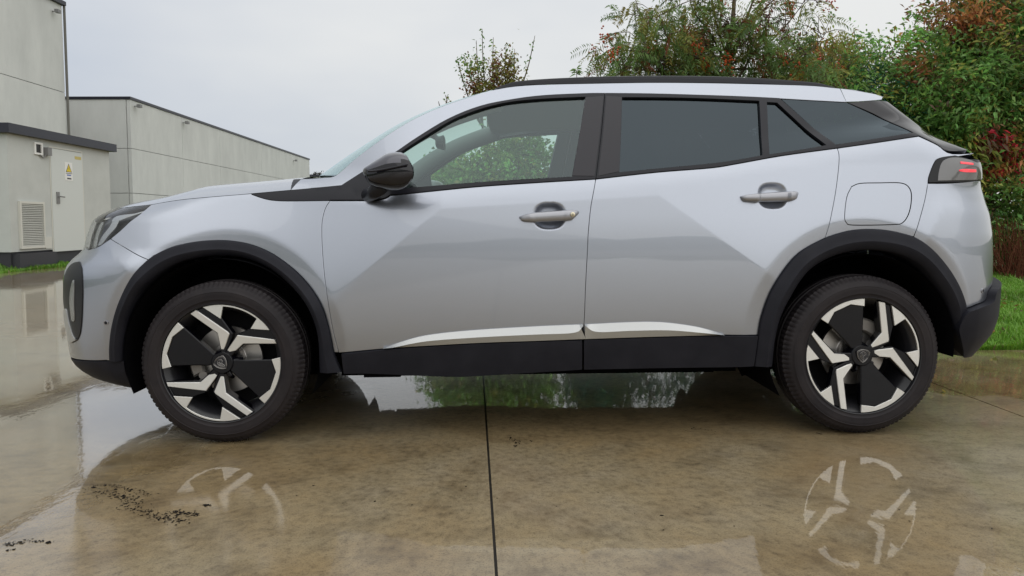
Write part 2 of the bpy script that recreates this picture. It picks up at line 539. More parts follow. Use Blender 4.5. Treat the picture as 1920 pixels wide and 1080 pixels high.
# ---- colour-per-leaf foliage material
def foliage_mat(name, rough=.5, trans=.46):
    m = bpy.data.materials.new(name); m.use_nodes = True
    t = m.node_tree; b = t.nodes["Principled BSDF"]; N, L = t.nodes.new, t.links.new
    a = N("ShaderNodeAttribute"); a.attribute_name = "Col"
    L(a.outputs['Color'], b.inputs['Base Color'])
    b.inputs['Roughness'].default_value = rough
    b.inputs['Specular IOR Level'].default_value = .4
    tr = N("ShaderNodeBsdfTranslucent"); L(a.outputs['Color'], tr.inputs['Color'])
    mx = N("ShaderNodeMixShader"); mx.inputs[0].default_value = trans
    L(b.outputs[0], mx.inputs[1]); L(tr.outputs[0], mx.inputs[2]); L(mx.outputs[0], t.nodes["Material Output"].inputs[0])
    return m


M['leaf'] = foliage_mat("leaf")
M['blade'] = foliage_mat("grass_blade", .45, .3)
M['bark'] = mat("bark", (.10, .075, .05), .85, spec=.2)
noise_mix(M['bark'], (.06, .045, .03), (.16, .13, .09), 14, 6)
M['berry'] = mat("orange_berry", (.42, .06, .012), .35)
M['berrydark'] = mat("withered_seed_head", (.075, .035, .028), .8)
M['bracken'] = mat("dead_bracken", (.13, .05, .028), .9, spec=.1)


def fast_mesh(name, V, Fq, m, parent=None, col=None, smooth=False):
    """numpy vertices and equal-sized faces -> object; col = one colour per vertex"""
    me = bpy.data.meshes.new(name)
    k = Fq.shape[1]
    me.vertices.add(len(V)); me.vertices.foreach_set("co", V.astype(np.float32).ravel())
    me.loops.add(Fq.size); me.loops.foreach_set("vertex_index", Fq.astype(np.int32).ravel())
    me.polygons.add(len(Fq)); me.polygons.foreach_set("loop_start", np.arange(0, Fq.size, k, dtype=np.int32))
    me.polygons.foreach_set("loop_total", np.full(len(Fq), k, np.int32))
    if smooth: me.polygons.foreach_set("use_smooth", np.ones(len(Fq), bool))
    if col is not None:
        a = me.color_attributes.new("Col", 'FLOAT_COLOR', 'POINT')
        c = np.ones((len(V), 4), np.float32); c[:, :3] = col
        a.data.foreach_set("color", c.ravel())
    me.materials.append(m)
    me.update(calc_edges=True)
    return link(name, me, parent)


def grass(name, n, sampler, hmin, hmax, zfun, label, w=.004):
    p = sampler(n)
    n = len(p)
    h = RNG.uniform(hmin, hmax, n) * (0.6 + .5 * np.sin(p[:, 0] * 3.1 + 1.3 * np.sin(p[:, 1] * 2.3)) ** 2)
    a = RNG.uniform(0, 2 * math.pi, n)
    lean = RNG.uniform(.1, .75, n) * h
    ww = w * RNG.uniform(.7, 1.5, n)
    z = np.array([zfun(x, y) for x, y in p])
    b0 = np.stack([p[:, 0] - np.sin(a) * ww, p[:, 1] + np.cos(a) * ww, z - .01], 1)
    b1 = np.stack([p[:, 0] + np.sin(a) * ww, p[:, 1] - np.cos(a) * ww, z - .01], 1)
    md = np.stack([p[:, 0] + np.cos(a) * lean * .35, p[:, 1] + np.sin(a) * lean * .35, z + h * .65], 1)
    tp = np.stack([p[:, 0] + np.cos(a) * lean, p[:, 1] + np.sin(a) * lean, z + h], 1)
    sd = np.stack([np.sin(a) * ww * .8, -np.cos(a) * ww * .8, 0 * a], 1)
    V = np.stack([b0, b1, md + sd, md - sd, tp], 1).reshape(-1, 3)
    i = np.arange(n) * 5
    F1 = np.stack([i, i + 1, i + 2, i + 3], 1); F2 = np.stack([i + 3, i + 2, i + 4, i + 4], 1)
    me_f = np.vstack([F1])
    k = RNG.uniform(0, 1, (n, 1)); patch = (.5 + .5 * np.sin(p[:, 0:1] * 1.9 + 2 * np.sin(p[:, 1:2] * 1.4)))
    c = (1 - k) * np.array([.11, .26, .026]) + k * np.array([.20, .39, .045])
    c = c * (.8 + .35 * patch)
    dry = RNG.uniform(0, 1, n) < .05
    c[dry] = np.array([.26, .22, .10])
    col = np.repeat(c, 5, 0)
    # tips as triangles share the same mesh through a second face array
    me = bpy.data.meshes.new(name)
    FT = np.stack([i + 3, i + 2, i + 4], 1)
    loops = np.concatenate([F1.ravel(), FT.ravel()]).astype(np.int32)
    me.vertices.add(len(V)); me.vertices.foreach_set("co", V.astype(np.float32).ravel())
    me.loops.add(len(loops)); me.loops.foreach_set("vertex_index", loops)
    me.polygons.add(2 * n)
    me.polygons.foreach_set("loop_start", np.concatenate([np.arange(n) * 4, 4 * n + np.arange(n) * 3]).astype(np.int32))
    me.polygons.foreach_set("loop_total", np.concatenate([np.full(n, 4), np.full(n, 3)]).astype(np.int32))
    at_ = me.color_attributes.new("Col", 'FLOAT_COLOR', 'POINT')
    cc = np.ones((len(V), 4), np.float32); cc[:, :3] = col
    at_.data.foreach_set("color", cc.ravel())
    me.materials.append(M['blade']); me.update(calc_edges=True)
    o = link(name, me)
    return tag(o, label, "grass", kind="stuff")


def samp_right(n):
    y = YR + .02 + (10.5 - YR) * RNG.uniform(0, 1, n) ** 1.6
    x = RNG.uniform(-.3, 1, n)
    x = np.where(RNG.uniform(0, 1, n) < .85, RNG.uniform(1.4, 4.6, n) + (y - 2) * .55, RNG.uniform(-.5, 9, n))
    y = y + .05 * np.sin(x * 5) * (y < 2.3)
    y = np.maximum(y, YR + .012)
    return np.stack([x, y], 1)


def samp_left(n):
    y = RNG.uniform(6.5, 22, n)
    x = XL - .02 - 3.0 * RNG.uniform(0, 1, n) ** 1.8 + .04 * np.sin(y * 4)
    return np.stack([x, y], 1)


grass("grass", 150000, samp_right, .04, .105, zr, "bright green wet grass between the concrete and the hedge behind the rear bumper")
grass("grass", 42000, samp_left, .04, .11, zl2, "strip of green grass in front of the substation on the left", .007)

# ================================================================== BUILDINGS
M['panel'] = mat("precast_concrete", (.44, .43, .38), .85, spec=.25)
t_, b_, N0, L0 = nodes(M['panel'])
src, r_ = noise_mix(M['panel'], (.56, .57, .555), (.67, .68, .66), .8, 8, .32, .66, stretch=(1, 1, .38), rough=.66)
bump(M['panel'], 30, .2, .004, src=src)
M['capping'] = mat("dark_metal_capping", (.03, .032, .045), .4, .3)
M['core'] = mat("wall_core_dark", (.16, .155, .14), .9)  # dark core behind the panel joints; the downpipe shares it
M['rail'] = mat("substation_plaster", (.47, .465, .41), .8, spec=.25)
noise_mix(M['rail'], (.49, .51, .49), (.54, .56, .54), 2.0, 6)
M['plinth'] = mat("dark_plinth", (.035, .035, .042), .6)
M['doorpaint'] = mat("pale_grey_door", (.60, .63, .61), .45)
M['louver'] = mat("louvre_enamel", (.60, .60, .55), .5)
M['white'] = mat("white_enamel", (.78, .78, .76), .4)
M['yellow'] = mat("warning_yellow", (.78, .60, .02), .45)
M['signblack'] = mat("sign_black", (.02, .02, .02), .5)
M['signblue'] = mat("sign_blue", (.12, .18, .45), .5)
M['stain'] = mat("old_sticker", (.55, .46, .16), .6)
M['lampgrey'] = mat("floodlight_grey", (.20, .20, .20), .5)


def wall_x(root, X, ys, zs, face=1, th=.16):
    """panels on the plane x = X, facing +x, between the joints ys and zs"""
    g = .012
    for i in range(len(ys) - 1):
        for j in range(len(zs) - 1):
            b = MB(); b.box((X - th, ys[i] + g, zs[j] + g), (X, ys[i + 1] - g, zs[j + 1] - g))
            b.build("concrete_panel", M['panel'], root)


def wall_y(root, Y, xs, zs, th=.16):
    g = .012
    for i in range(len(xs) - 1):
        for j in range(len(zs) - 1):
            b = MB(); b.box((xs[i] + g, Y, zs[j] + g), (xs[i + 1] - g, Y + th, zs[j + 1] - g))
            b.build("concrete_panel", M['panel'], root)


def floodlight(root, p, s=1.0, d=(1, 0, 0)):
    b = MB()
    p = np.array(p)
    dx = np.array(d, float)
    b.tube([p, p + dx * .22 * s], [.03 * s, .03 * s], 8)
    q = p + dx * .30 * s
    b.box(q - np.array([.10, .16, .09]) * s, q + np.array([.10, .16, .09]) * s)
    b.build("floodlight", M['lampgrey'], root)


# long low hall: front corner at column 243
Y2 = 33.0
c0 = at(243, 185, Y2)
X2, H2 = c0[0], c0[2]
z1, z2 = at(244, 278, Y2)[2], at(244, 362, Y2)[2]
ys2 = [Y2] + [at_x(px_, 300, X2)[1] for px_ in (343, 413, 490, 549, 580)]
root = empty("industrial_hall", (X2 - 8, (Y2 + ys2[-1]) / 2, 0))
tag(root, "long low concrete panel hall behind the car's hood with dark roof edge", "building")
b = MB(); b.box((X2 - 16, Y2 + .16, 0), (X2 - .16, ys2[-1], H2 - .06)); b.build("wall_core", M['core'], root)
zs2 = [0, z2 - (z1 - z2), z2, z1, H2 - .02] if z2 - (z1 - z2) > .5 else [0, z2, z1, H2 - .02]
wall_x(root, X2, ys2, zs2)
wall_y(root, Y2, [X2 - 16, X2 - 9.2, X2 - .18], zs2)
b = MB(); b.box((X2 - 16, Y2 - .04, H2 - .02), (X2 + .05, ys2[-1] + .05, H2 + .10)); b.build("roof_capping", M['capping'], root)
for px_, py_ in ((252, 199), (343, 230), (550, 301)):
    floodlight(root, at_x(px_, py_, X2), .8)

# tall hall at the left edge: its far corner at column 122
X1 = X2 + .25
e1 = at_x(122, 174, X1); Y1 = e1[1]
H1 = at(119.5, 10, Y1)[2]
zj = e1[2]
root = empty("tall_hall", (X1 - 6, Y1 - 10, 0))
tag(root, "tall concrete panel hall rising at the left edge behind the substation", "building")
b = MB(); b.box((X1 - 12, Y1 - 22, 0), (X1 - .16, Y1 - .02, H1 - .1)); b.build("wall_core", M['core'], root)
wall_x(root, X1, [Y1 - 22, Y1 - 14.6, Y1 - 7.3, Y1], [0, zj - 3.4 if zj > 5 else .1, zj, H1])
wall_y(root, Y1 - 22.17, [X1 - 12, X1 - 6, X1 - .18], [0, zj - 3.4 if zj > 5 else .1, zj, H1])
b = MB(); b.box((X1 - 12, Y1 - 22.3, H1), (X1 + .12, Y1 + .10, H1 + .16)); b.build("roof_capping", M['capping'], root)
# rain pipe at the far corner
b = MB(); b.tube([(X1 + .05, Y1 + .07, 0), (X1 + .05, Y1 + .07, H1)], [.05, .05], 8); b.build("downpipe", M['core'], root)
floodlight(root, at_x(98, 21, X1), .7)

# far shed and tree beyond the hood
q0, q1 = at(582, 328, 95), at(640, 328, 95)
root = empty("far_shed", ((q0[0] + q1[0]) / 2 + 6, 100, 0))
tag(root, "distant low cream shed just above the windscreen base", "building")
b = MB(); b.box((q0[0], 95, 0), (q1[0] + 14, 110, q0[2] - .25)); b.build("wall", M['white'], root)
b = MB(); b.box((q0[0] - .2, 94.7, q0[2] - .25), (q1[0] + 14.2, 110.2, q0[2])); b.build("roof_capping", M['capping'], root)

# ---- transformer substation
YC = 12.0
k0 = at(22, 473, YC)
XC = k0[0]
zb_ = k0[2]
ht = at(22, 249, YC)[2]
fas = at(19, 233, YC)[2]
YF = at_x(206, 340, XC)[1]
root = empty("substation", (XC - 1.4, (YC + YF) / 2, .15))
tag(root, "small grey plastered transformer substation with dark flat roof and metal door", "substation")
D0, D1 = at_x(96.5, 370, XC)[1], at_x(155.5, 370, XC)[1]
dz0, dz1 = at_x(130, 470, XC)[2], at_x(96.5, 277, XC)[2]
b = MB()
b.box((XC - 3.2, YC, zb_), (XC - .04, YF, ht))
b.build("wall_core", M['rail'], root)
# plaster leaf with the door opening
b = MB()
b.box((XC - .04, YC, zb_), (XC, D0, ht)); b.box((XC - .04, D1, zb_), (XC, YF, ht)); b.box((XC - .04, D0, dz1), (XC, D1, ht))
b.build("wall", M['rail'], root)
b = MB(); b.box((XC - 3.15, YC + .04, 0.0), (XC - .05, YF - .04, zb_)); b.box((XC - .05, at_x(28, 480, XC)[1], 0), (XC + .10, at_x(98, 480, XC)[1], zb_ - .04)); b.build("plinth", M['plinth'], root)
b = MB(); b.box((XC - 3.35, YC - .12, ht), (XC + .12, YF + .16, fas + .02)); b.build("roof_fascia", M['capping'], root)
b = MB(); b.box((XC - .035, D0 + .012, dz0), (XC + .012, D1 - .012, dz1 - .012)); door_ = b.build("door", M['doorpaint'], root)
b = MB()
b.box((XC + .002, D0 - .03, dz0 - .02), (XC + .008, D0 + .006, dz1 + .03)); b.box((XC + .002, D0 + .006, dz1 - .002), (XC + .008, D1 + .03, dz1 + .03)); b.box((XC + .002, D1 - .006, dz0 - .02), (XC + .008, D1 + .03, dz1 - .002))
b.build("door_frame", M['louver'], root)
b = MB()
hp = at_x(107, 371, XC)
b.box((XC + .012, hp[1] - .05, hp[2] - .13), (XC + .03, hp[1] + .06, hp[2] + .13)); b.tube([(XC + .03, hp[1] - .01, hp[2] + .03), (XC + .09, hp[1] - .01, hp[2] + .03), (XC + .09, hp[1] + .14, hp[2] + .02)], [.014] * 3, 8)
b.build("door_handle", M['steel_'] if 'steel_' in M else M['lampgrey'], door_)
b = MB(); c = at_x(145, 297, XC); b.box((XC + .012, c[1] - .13, c[2] - .03), (XC + .015, c[1] + .13, c[2] + .04)); b.build("faded_sticker", M['stain'], door_)
# warning sign on the door: triangle with a bolt, text bars below
s0, s1 = at_x(120.5, 322, XC)[1], at_x(134.5, 322, XC)[1]
sz1, sz0 = at_x(127, 304.5, XC)[2], at_x(127, 338.5, XC)[2]
sg = MB(); sg.box((XC + .012, s0, sz0), (XC + .018, s1, sz1))
sign = sg.build("warning_sign", M['white'], door_)
sw_ = s1 - s0; sh_ = sz1 - sz0


def flat(name, pts, m, off):
    b = MB(); n = len(pts)
    b.v = [(XC + .018 + off, s0 + sw_ * u, sz0 + sh_ * v) for u, v in pts] + [(XC + .017, s0 + sw_ * u, sz0 + sh_ * v) for u, v in pts]
    b.f = [tuple(range(n)), tuple(range(n, 2 * n))[::-1]] + [(n + i, n + (i + 1) % n, (i + 1) % n, i) for i in range(n)]
    return b


tri = flat("t", [(.10, .46), (.90, .46), (.5, .93)], None, .002); tri.add(*(lambda q: (q.v, q.f))(flat("u", [(.08, .405), (.95, .405), (.95, .375), (.08, .375)], None, .002)))
tri.add(*(lambda q: (q.v, q.f))(flat("u", [(.25, .145), (.80, .145), (.80, .07), (.25, .07)], None, .002)))
tri.build("sign_black_print", M['signblack'], door_)
flat("y", [(.19, .49), (.81, .49), (.5, .86)], None, .004).build("sign_triangle", M['yellow'], door_)
flat("b", [(.53, .76), (.45, .63), (.51, .64), (.47, .52), (.57, .66), (.51, .65)], None, .006).build("sign_bolt", M['signblack'], door_)
flat("l", [(.22, .33), (.78, .33), (.78, .26), (.22, .26)], None, .002).build("sign_blue_print", M['signblue'], door_)
# louvre
l0, l1 = at_x(34.5, 420, XC)[1], at_x(81, 420, XC)[1]
lz1, lz0 = at_x(36, 377, XC)[2], at_x(36, 467, XC)[2]
lv = MB()
fw = .05
lv.box((XC + .001, l0, lz0), (XC + .05, l0 + fw, lz1)); lv.box((XC + .001, l1 - fw, lz0), (XC + .05, l1, lz1)); lv.box((XC + .001, l0 + fw, lz1 - fw), (XC + .05, l1 - fw, lz1)); lv.box((XC + .001, l0 + fw, lz0), (XC + .05, l1 - fw, lz0 + fw))
louv = lv.build("vent_louvre", M['louver'], root)
b = MB(); b.box((XC + .0005, l0 + fw, lz0 + fw), (XC + .006, l1 - fw, lz1 - fw)); b.build("vent_void", M['signblack'], louv)
ns_ = 24
for i in range(ns_):
    z = lz0 + fw + (lz1 - lz0 - 2 * fw) * (i + .2) / ns_
    dzs = (lz1 - lz0 - 2 * fw) / ns_
    b = MB()
    b.v = [(XC + .044, l0 + fw + .001, z), (XC + .044, l1 - fw - .001, z), (XC + .012, l1 - fw - .001, z + dzs * .75), (XC + .012, l0 + fw + .001, z + dzs * .75)]
    b.v += [(x + .006, y, zz - .004) for x, y, zz in b.v]
    b.f = [(3, 2, 1, 0), (4, 5, 6, 7), (0, 1, 5, 4), (1, 2, 6, 5), (2, 3, 7, 6), (3, 0, 4, 7)]
    b.build("slat", M['louver'], louv)
# vent window, cable socket and meter flap
v0, v1 = at_x(62.5, 277, XC)[1], at_x(78, 277, XC)[1]
vz1, vz0 = at_x(70, 267, XC)[2], at_x(70, 290, XC)[2]
b = MB()
b.box((XC + .001, v0, vz0), (XC + .03, v0 + .05, vz1)); b.box((XC + .001, v1 - .05, vz0), (XC + .03, v1, vz1)); b.box((XC + .001, v0 + .05, vz1 - .04), (XC + .03, v1 - .05, vz1)); b.box((XC + .001, v0 + .05, vz0), (XC + .03, v1 - .05, vz0 + .04))
wf = b.build("vent_window", M['white'], root)
b = MB(); b.box((XC + .0005, v0 + .05, vz0 + .04), (XC + .008, v1 - .05, vz1 - .04)); b.build("window_pane", M['signblack'], wf)
c = at_x(85, 283, XC)
b = MB(); b.box((XC, c[1] - .07, c[2] - .10), (XC + .10, c[1] + .07, c[2] + .07)); b.tube([(XC + .05, c[1] - .05, c[2] - .1), (XC + .03, c[1] - .14, c[2] - .16), (XC + .02, c[1] - .25, c[2] - .1)], [.014] * 3, 8); b.build("cable_socket", M['lampgrey'], root)
f0, f1 = at_x(83.5, 455, XC)[1], at_x(95.5, 455, XC)[1]
fz1, fz0 = at_x(90, 444, XC)[2], at_x(90, 466, XC)[2]
b = MB(); b.box((XC + .001, f0, fz0), (XC + .025, f1, fz1)); b.build("meter_flap", M['louver'], root)

# ================================================================== VEGETATION
def leaves(P0, D, Lh, Wd, cols, droop=.25):
    """one bent four-cornered leaf per row: base point, direction, length, width, colour"""
    n = len(P0)
    D = D / (np.linalg.norm(D, axis=1, keepdims=True) + 1e-9)
    rnd = RNG.normal(size=(n, 3)); S = np.cross(D, rnd); S /= (np.linalg.norm(S, axis=1, keepdims=True) + 1e-9)
    Lh = Lh[:, None]; Wd = Wd[:, None]
    mid = P0 + D * Lh * .45
    tip = P0 + D * Lh; tip[:, 2] -= droop * Lh[:, 0]
    V = np.stack([P0, mid + S * Wd, tip, mid - S * Wd], 1).reshape(-1, 3)
    Fq = np.arange(n * 4).reshape(n, 4)
    return V, Fq, np.repeat(cols, 4, 0)


def unit(n):
    v = RNG.normal(size=(n, 3)); return v / np.linalg.norm(v, axis=1, keepdims=True)


GREEN = np.array([.14, .27, .068]); DEEP = np.array([.034, .12, .078]); OLIVE = np.array([.25, .27, .065]); YEL = np.array([.20, .17, .03])
ORA = np.array([.33, .15, .055]); RED = np.array([.40, .028, .05]); BRN = np.array([.16, .10, .055]); PALE = np.array([.17, .28, .085]); RUST = np.array([.20, .07, .035])


def pick(pal):
    w = np.array([q[1] for q in pal]); k = RNG.choice(len(pal), p=w / w.sum()); return pal[k][0]


def shrub(name, label, base, blobs, group=None, leaf=(.07, .018), per=22, spread=.17, limbs=40, category="shrub", colorer=None, trunk=.07, stems=1):
    """crown of leaf clumps inside ellipsoids, carried by limbs that fork from the base"""
    root = empty(name, base)
    tag(root, label, category, group)
    base = np.array(base, float)
    Pts, Dr, Ls, Ws, Cs = [], [], [], [], []
    tips = []
    for (cx, cy, cz, rx_, ry_, rz_, n, pal) in blobs:
        u = unit(n); r = RNG.uniform(0, 1, n) ** .42
        c = np.stack([cx + u[:, 0] * r * rx_, cy + u[:, 1] * r * ry_, cz + u[:, 2] * r * rz_], 1)
        c = c[c[:, 2] > base[2] + .08]
        for q in c:
            col = colorer(q) if colorer else pick(pal)
            if col is None: continue
            m_ = max(4, int(per * RNG.uniform(.5, 1.4)))
            axis = (q - np.array([cx, cy, cz - .3])); axis /= np.linalg.norm(axis) + 1e-6
            pp = q + RNG.normal(size=(m_, 3)) * spread * np.array([1, 1, .6]) * RNG.uniform(.6, 1.1)
            fan = axis + RNG.normal(size=3) * .5
            Pts.append(pp); Dr.append(RNG.normal(size=(m_, 3)) * .55 + fan + np.array([0, 0, -.15]))
            Ls.append(leaf[0] * RNG.uniform(.6, 1.35, m_)); Ws.append(leaf[1] * RNG.uniform(.7, 1.3, m_))
            col = col * RNG.uniform(.7, 1.75)
            Cs.append(np.clip(col * RNG.uniform(.55, 1.5, (m_, 1)) * RNG.uniform(.85, 1.15, (m_, 3)), 0, 1))
            tips.append(q)
    if Pts:
        V, Fq, C = leaves(np.vstack(Pts), np.vstack(Dr), np.concatenate(Ls), np.concatenate(Ws), np.vstack(Cs))
        tag(fast_mesh("foliage", V, Fq, M['leaf'], root, C), kind="stuff")
    b = MB()
    tips = np.array(tips) if tips else np.zeros((0, 3))
    tops = max(q[2] + q[5] * .5 for q in blobs)
    for s in range(stems):
        st = base + np.array([RNG.uniform(-.3, .3) * (stems > 1), RNG.uniform(-.2, .2) * (stems > 1), 0])
        cx, cy = np.mean([q[0] for q in blobs]), np.mean([q[1] for q in blobs])
        tp = np.array([cx + RNG.uniform(-.6, .6) * (stems > 1), cy, base[2] + (tops - base[2]) * .72])
        pth = [st + (tp - st) * t + RNG.normal(size=3) * .05 * np.array([1, 1, 0]) for t in np.linspace(0, 1, 7)]
        b.tube(pth, list(np.linspace(trunk, trunk * .22, 7)), 8)
    b.build("trunk", M['bark'], root, True)
    if len(tips):
        b = MB()
        for k in RNG.choice(len(tips), min(limbs, len(tips)), replace=False):
            t = tips[k]
            f = min(.9, max(.12, (t[2] - base[2]) / (tops - base[2]) * .62))
            p0 = np.array([base[0] + (cx - base[0]) * f, base[1] + (cy - base[1]) * f, base[2] + (tops - base[2]) * f])
            md = (p0 + t) / 2 + RNG.normal(size=3) * .10 + np.array([0, 0, .10])
            b.tube(catmull([p0, md, t], 3), list(np.linspace(trunk * .30, .006, 7)), 5)
        b.build("limb", M['bark'], root, True)
    return root


wx = lambda px_, Z: CAM[0] + ray(px_, 415)[0] * Z        # column -> x at a distance
wz = lambda py_, Z: at(1300, py_, Z + CAM[1])[2]

# big bush at the right, autumn colours in patches
def autumn(q):
    n = math.sin(q[0] * 2.1 + 1.0) * math.sin(q[2] * 2.4 + .5) + .5 * math.sin(q[0] * 4.7 + q[2] * 3.9) + RNG.normal() * .28
    if q[2] > 3.4: n += .10
    if n > 1.12: return RED if q[2] < 3.3 else ORA
    if n > .80: return RUST if RNG.uniform() < .5 else (ORA if RNG.uniform() < .6 else YEL)
    if n > .35: return OLIVE if RNG.uniform() < .75 else BRN
    return GREEN * RNG.uniform(.7, 1.3) if RNG.uniform() < .8 else OLIVE


Z = 12.0
G = [(GREEN, 1)]
shrub("autumn_shrub", "tall bushy shrub with green, orange and crimson leaves at the right edge", (wx(1830, Z), Z + CAM[1], 0.0), [
    (wx(1800, Z), 9.0, 2.9, 1.35, 1.0, 1.55, 520, G), (wx(1900, Z), 9.1, 3.2, 1.2, 1.0, 1.75, 520, G), (wx(1745, Z), 8.9, 2.5, .8, .9, 1.3, 250, G),
    (wx(1850, Z), 8.9, 1.3, 1.5, .9, 1.1, 380, G), (wx(1860, Z), 9.2, 4.5, 1.1, .8, .75, 150, G)], colorer=autumn, per=32, leaf=(.115, .020), spread=.18, limbs=90, trunk=.09, stems=3, category="shrub")
shrub("autumn_shrub", "broad green shrub beyond the right edge of the lawn, next to the crimson one", (wx(2080, Z), 9.4, 0), [
    (wx(2080, Z), 9.6, 2.5, 1.7, 1.2, 2.3, 520, G), (wx(2200, Z), 9.9, 2.0, 1.8, 1.2, 1.9, 300, G)], colorer=autumn, per=28, leaf=(.10, .016), spread=.2, limbs=50, stems=2)
# dark evergreen between
shrub("evergreen_shrub", "dark blue-green evergreen bush above the rear spoiler", (wx(1625, Z), 9.2, 0), [
    (wx(1625, Z), 9.3, 2.3, .95, .9, 1.45, 520, [(DEEP, 3), (DEEP * 1.3, 1)]), (wx(1600, Z), 9.3, 2.9, .55, .6, .75, 160, [(DEEP, 1)]), (wx(1690, Z), 9.2, 1.6, .9, .8, 1.5, 260, [(DEEP, 2), (GREEN, 1)])], per=34, leaf=(.06, .014), spread=.14, limbs=30)
# rowan-like shrub with orange berries
def mid(q):
    n = math.sin(q[0] * 3.3) * math.sin(q[2] * 3.1) + RNG.normal() * .35
    return ORA * .9 if n > 1.05 else (YEL if n > .85 else (OLIVE if n > .2 else GREEN))


shrub("berry_shrub", "green shrub dotted with orange berries behind the roof rail's rear end", (wx(1540, 11.6), 8.7, 0), [
    (wx(1540, 11.6), 8.7, 2.7, .85, .8, 1.1, 300, G), (wx(1620, 11.6), 8.9, 3.35, .75, .7, .45, 110, G), (wx(1480, 11.6), 8.7, 2.9, .6, .7, .65, 130, G), (wx(1560, 11.6), 8.7, 3.65, .75, .5, .30, 45, G)], colorer=mid, per=20, leaf=(.085, .015), spread=.16, limbs=60, stems=2)
# hedge seen through the car's windows
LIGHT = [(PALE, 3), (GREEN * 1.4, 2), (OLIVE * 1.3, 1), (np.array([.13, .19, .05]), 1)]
Zh = 10.8
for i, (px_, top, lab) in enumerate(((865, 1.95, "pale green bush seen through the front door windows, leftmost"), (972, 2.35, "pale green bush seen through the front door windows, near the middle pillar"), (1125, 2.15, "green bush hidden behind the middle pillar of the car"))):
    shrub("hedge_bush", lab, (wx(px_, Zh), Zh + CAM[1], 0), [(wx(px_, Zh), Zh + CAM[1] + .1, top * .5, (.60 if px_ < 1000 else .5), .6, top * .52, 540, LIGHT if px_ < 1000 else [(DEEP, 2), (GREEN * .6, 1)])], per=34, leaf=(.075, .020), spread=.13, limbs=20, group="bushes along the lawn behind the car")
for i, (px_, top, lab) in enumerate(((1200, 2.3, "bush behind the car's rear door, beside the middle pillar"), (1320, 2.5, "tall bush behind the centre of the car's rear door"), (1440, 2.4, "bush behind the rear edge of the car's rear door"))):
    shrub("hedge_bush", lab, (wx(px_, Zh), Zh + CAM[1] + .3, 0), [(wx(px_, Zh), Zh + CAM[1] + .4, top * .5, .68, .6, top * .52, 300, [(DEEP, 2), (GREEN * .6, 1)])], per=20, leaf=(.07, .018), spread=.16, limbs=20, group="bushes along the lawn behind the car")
# upright shoots above the roof
def shoots():
    Zs = 11.2
    base = (wx(935, Zs), Zs + CAM[1] + .3, 0)
    root = empty("shoot_shrub", base)
    tag(root, "shrub of thin upright shoots with small brown and green leaves above the windscreen", "shrub")
    b = MB(); st = MB()
    Pp, Dd, Ll, Ww, Cc = [], [], [], [], []
    Y = base[1]
    lines = [((905, 215), (869, 102), 0), ((905, 200), (893, 76), 0), ((915, 200), (904, 54), 1), ((925, 190), (925, 70), 0), ((950, 190), (949, 80), 1), ((955, 190), (965, 92), 0), ((975, 175), (1003, 67), 0), ((885, 200), (857, 112), 0), ((842, 197), (835, 178), 0), ((828, 210), (822, 190), 2)]
    for (x0, y0), (x1, y1), thick in lines:
        p0, p1 = at(x0, y0, Y), at(x1, y1, Y + RNG.uniform(-.2, .2))
        foot = np.array([base[0] + (p0[0] - base[0]) * .1, Y, .0]); kn = at(min(max(x0, 905), 965), 238, Y)
        md = (p0 + p1) / 2 + np.array([RNG.uniform(-.03, .03), 0, 0])
        st.tube(catmull([foot, kn, p0, md, p1], 4), list(np.linspace(.022, .004, 17)), 5)
        if thick == 2: continue
        n = int(np.linalg.norm(p1 - p0) * 48)
        for i in range(n):
            t = RNG.uniform(0, 1)
            q = p0 + (p1 - p0) * t + RNG.normal(size=3) * .025
            Pp.append(q); Dd.append(unit(1)[0] + np.array([0, 0, .35])); Ll.append(RNG.uniform(.035, .07)); Ww.append(RNG.uniform(.012, .022))
            Cc.append((GREEN if t > .45 else OLIVE) * RNG.uniform(.6, 1.3))
    # denser, browner feet of the shoots
    for px_, py_, w_, h_, cols, n in ((905, 175, .17, .32, (OLIVE, YEL, OLIVE), 520), (930, 140, .13, .32, (RUST, BRN, OLIVE), 480), (955, 135, .14, .34, (OLIVE, BRN, YEL, YEL), 480), (890, 165, .16, .3, (BRN, RUST), 240), (940, 170, .32, .2, (BRN, OLIVE), 420), (885, 130, .16, .22, (GREEN, OLIVE), 200)):
        c = at(px_, py_, Y)
        for i in range(n):
            q = c + RNG.normal(size=3) * np.array([w_ * .5, .12, h_ * .5])
            Pp.append(q); Dd.append(unit(1)[0] + np.array([0, 0, .2])); Ll.append(RNG.uniform(.035, .065)); Ww.append(RNG.uniform(.012, .022))
            Cc.append(cols[RNG.integers(len(cols))] * RNG.uniform(.6, 1.5))
    c = at(1081, 132, Y)
    for i in range(26):
        a = RNG.uniform(0, 2 * math.pi)
        Pp.append(c + np.array([0, 0, RNG.uniform(-.06, .03)])); Dd.append(np.array([math.cos(a), math.sin(a) * .6, RNG.uniform(-.3, .6)])); Ll.append(RNG.uniform(.08, .13)); Ww.append(.014); Cc.append(PALE * RNG.uniform(.8, 1.4))
    st.tube(catmull([(c[0], Y, 0), (c[0] + .05, Y, 1.5), c], 5), list(np.linspace(.02, .005, 11)), 5)
    V, Fq, C = leaves(np.array(Pp), np.array(Dd), np.array(Ll), np.array(Ww), np.array(Cc))
    tag(fast_mesh("foliage", V, Fq, M['leaf'], root, C), kind="stuff")
    st.build("stem", M['bark'], root, True)


shoots()


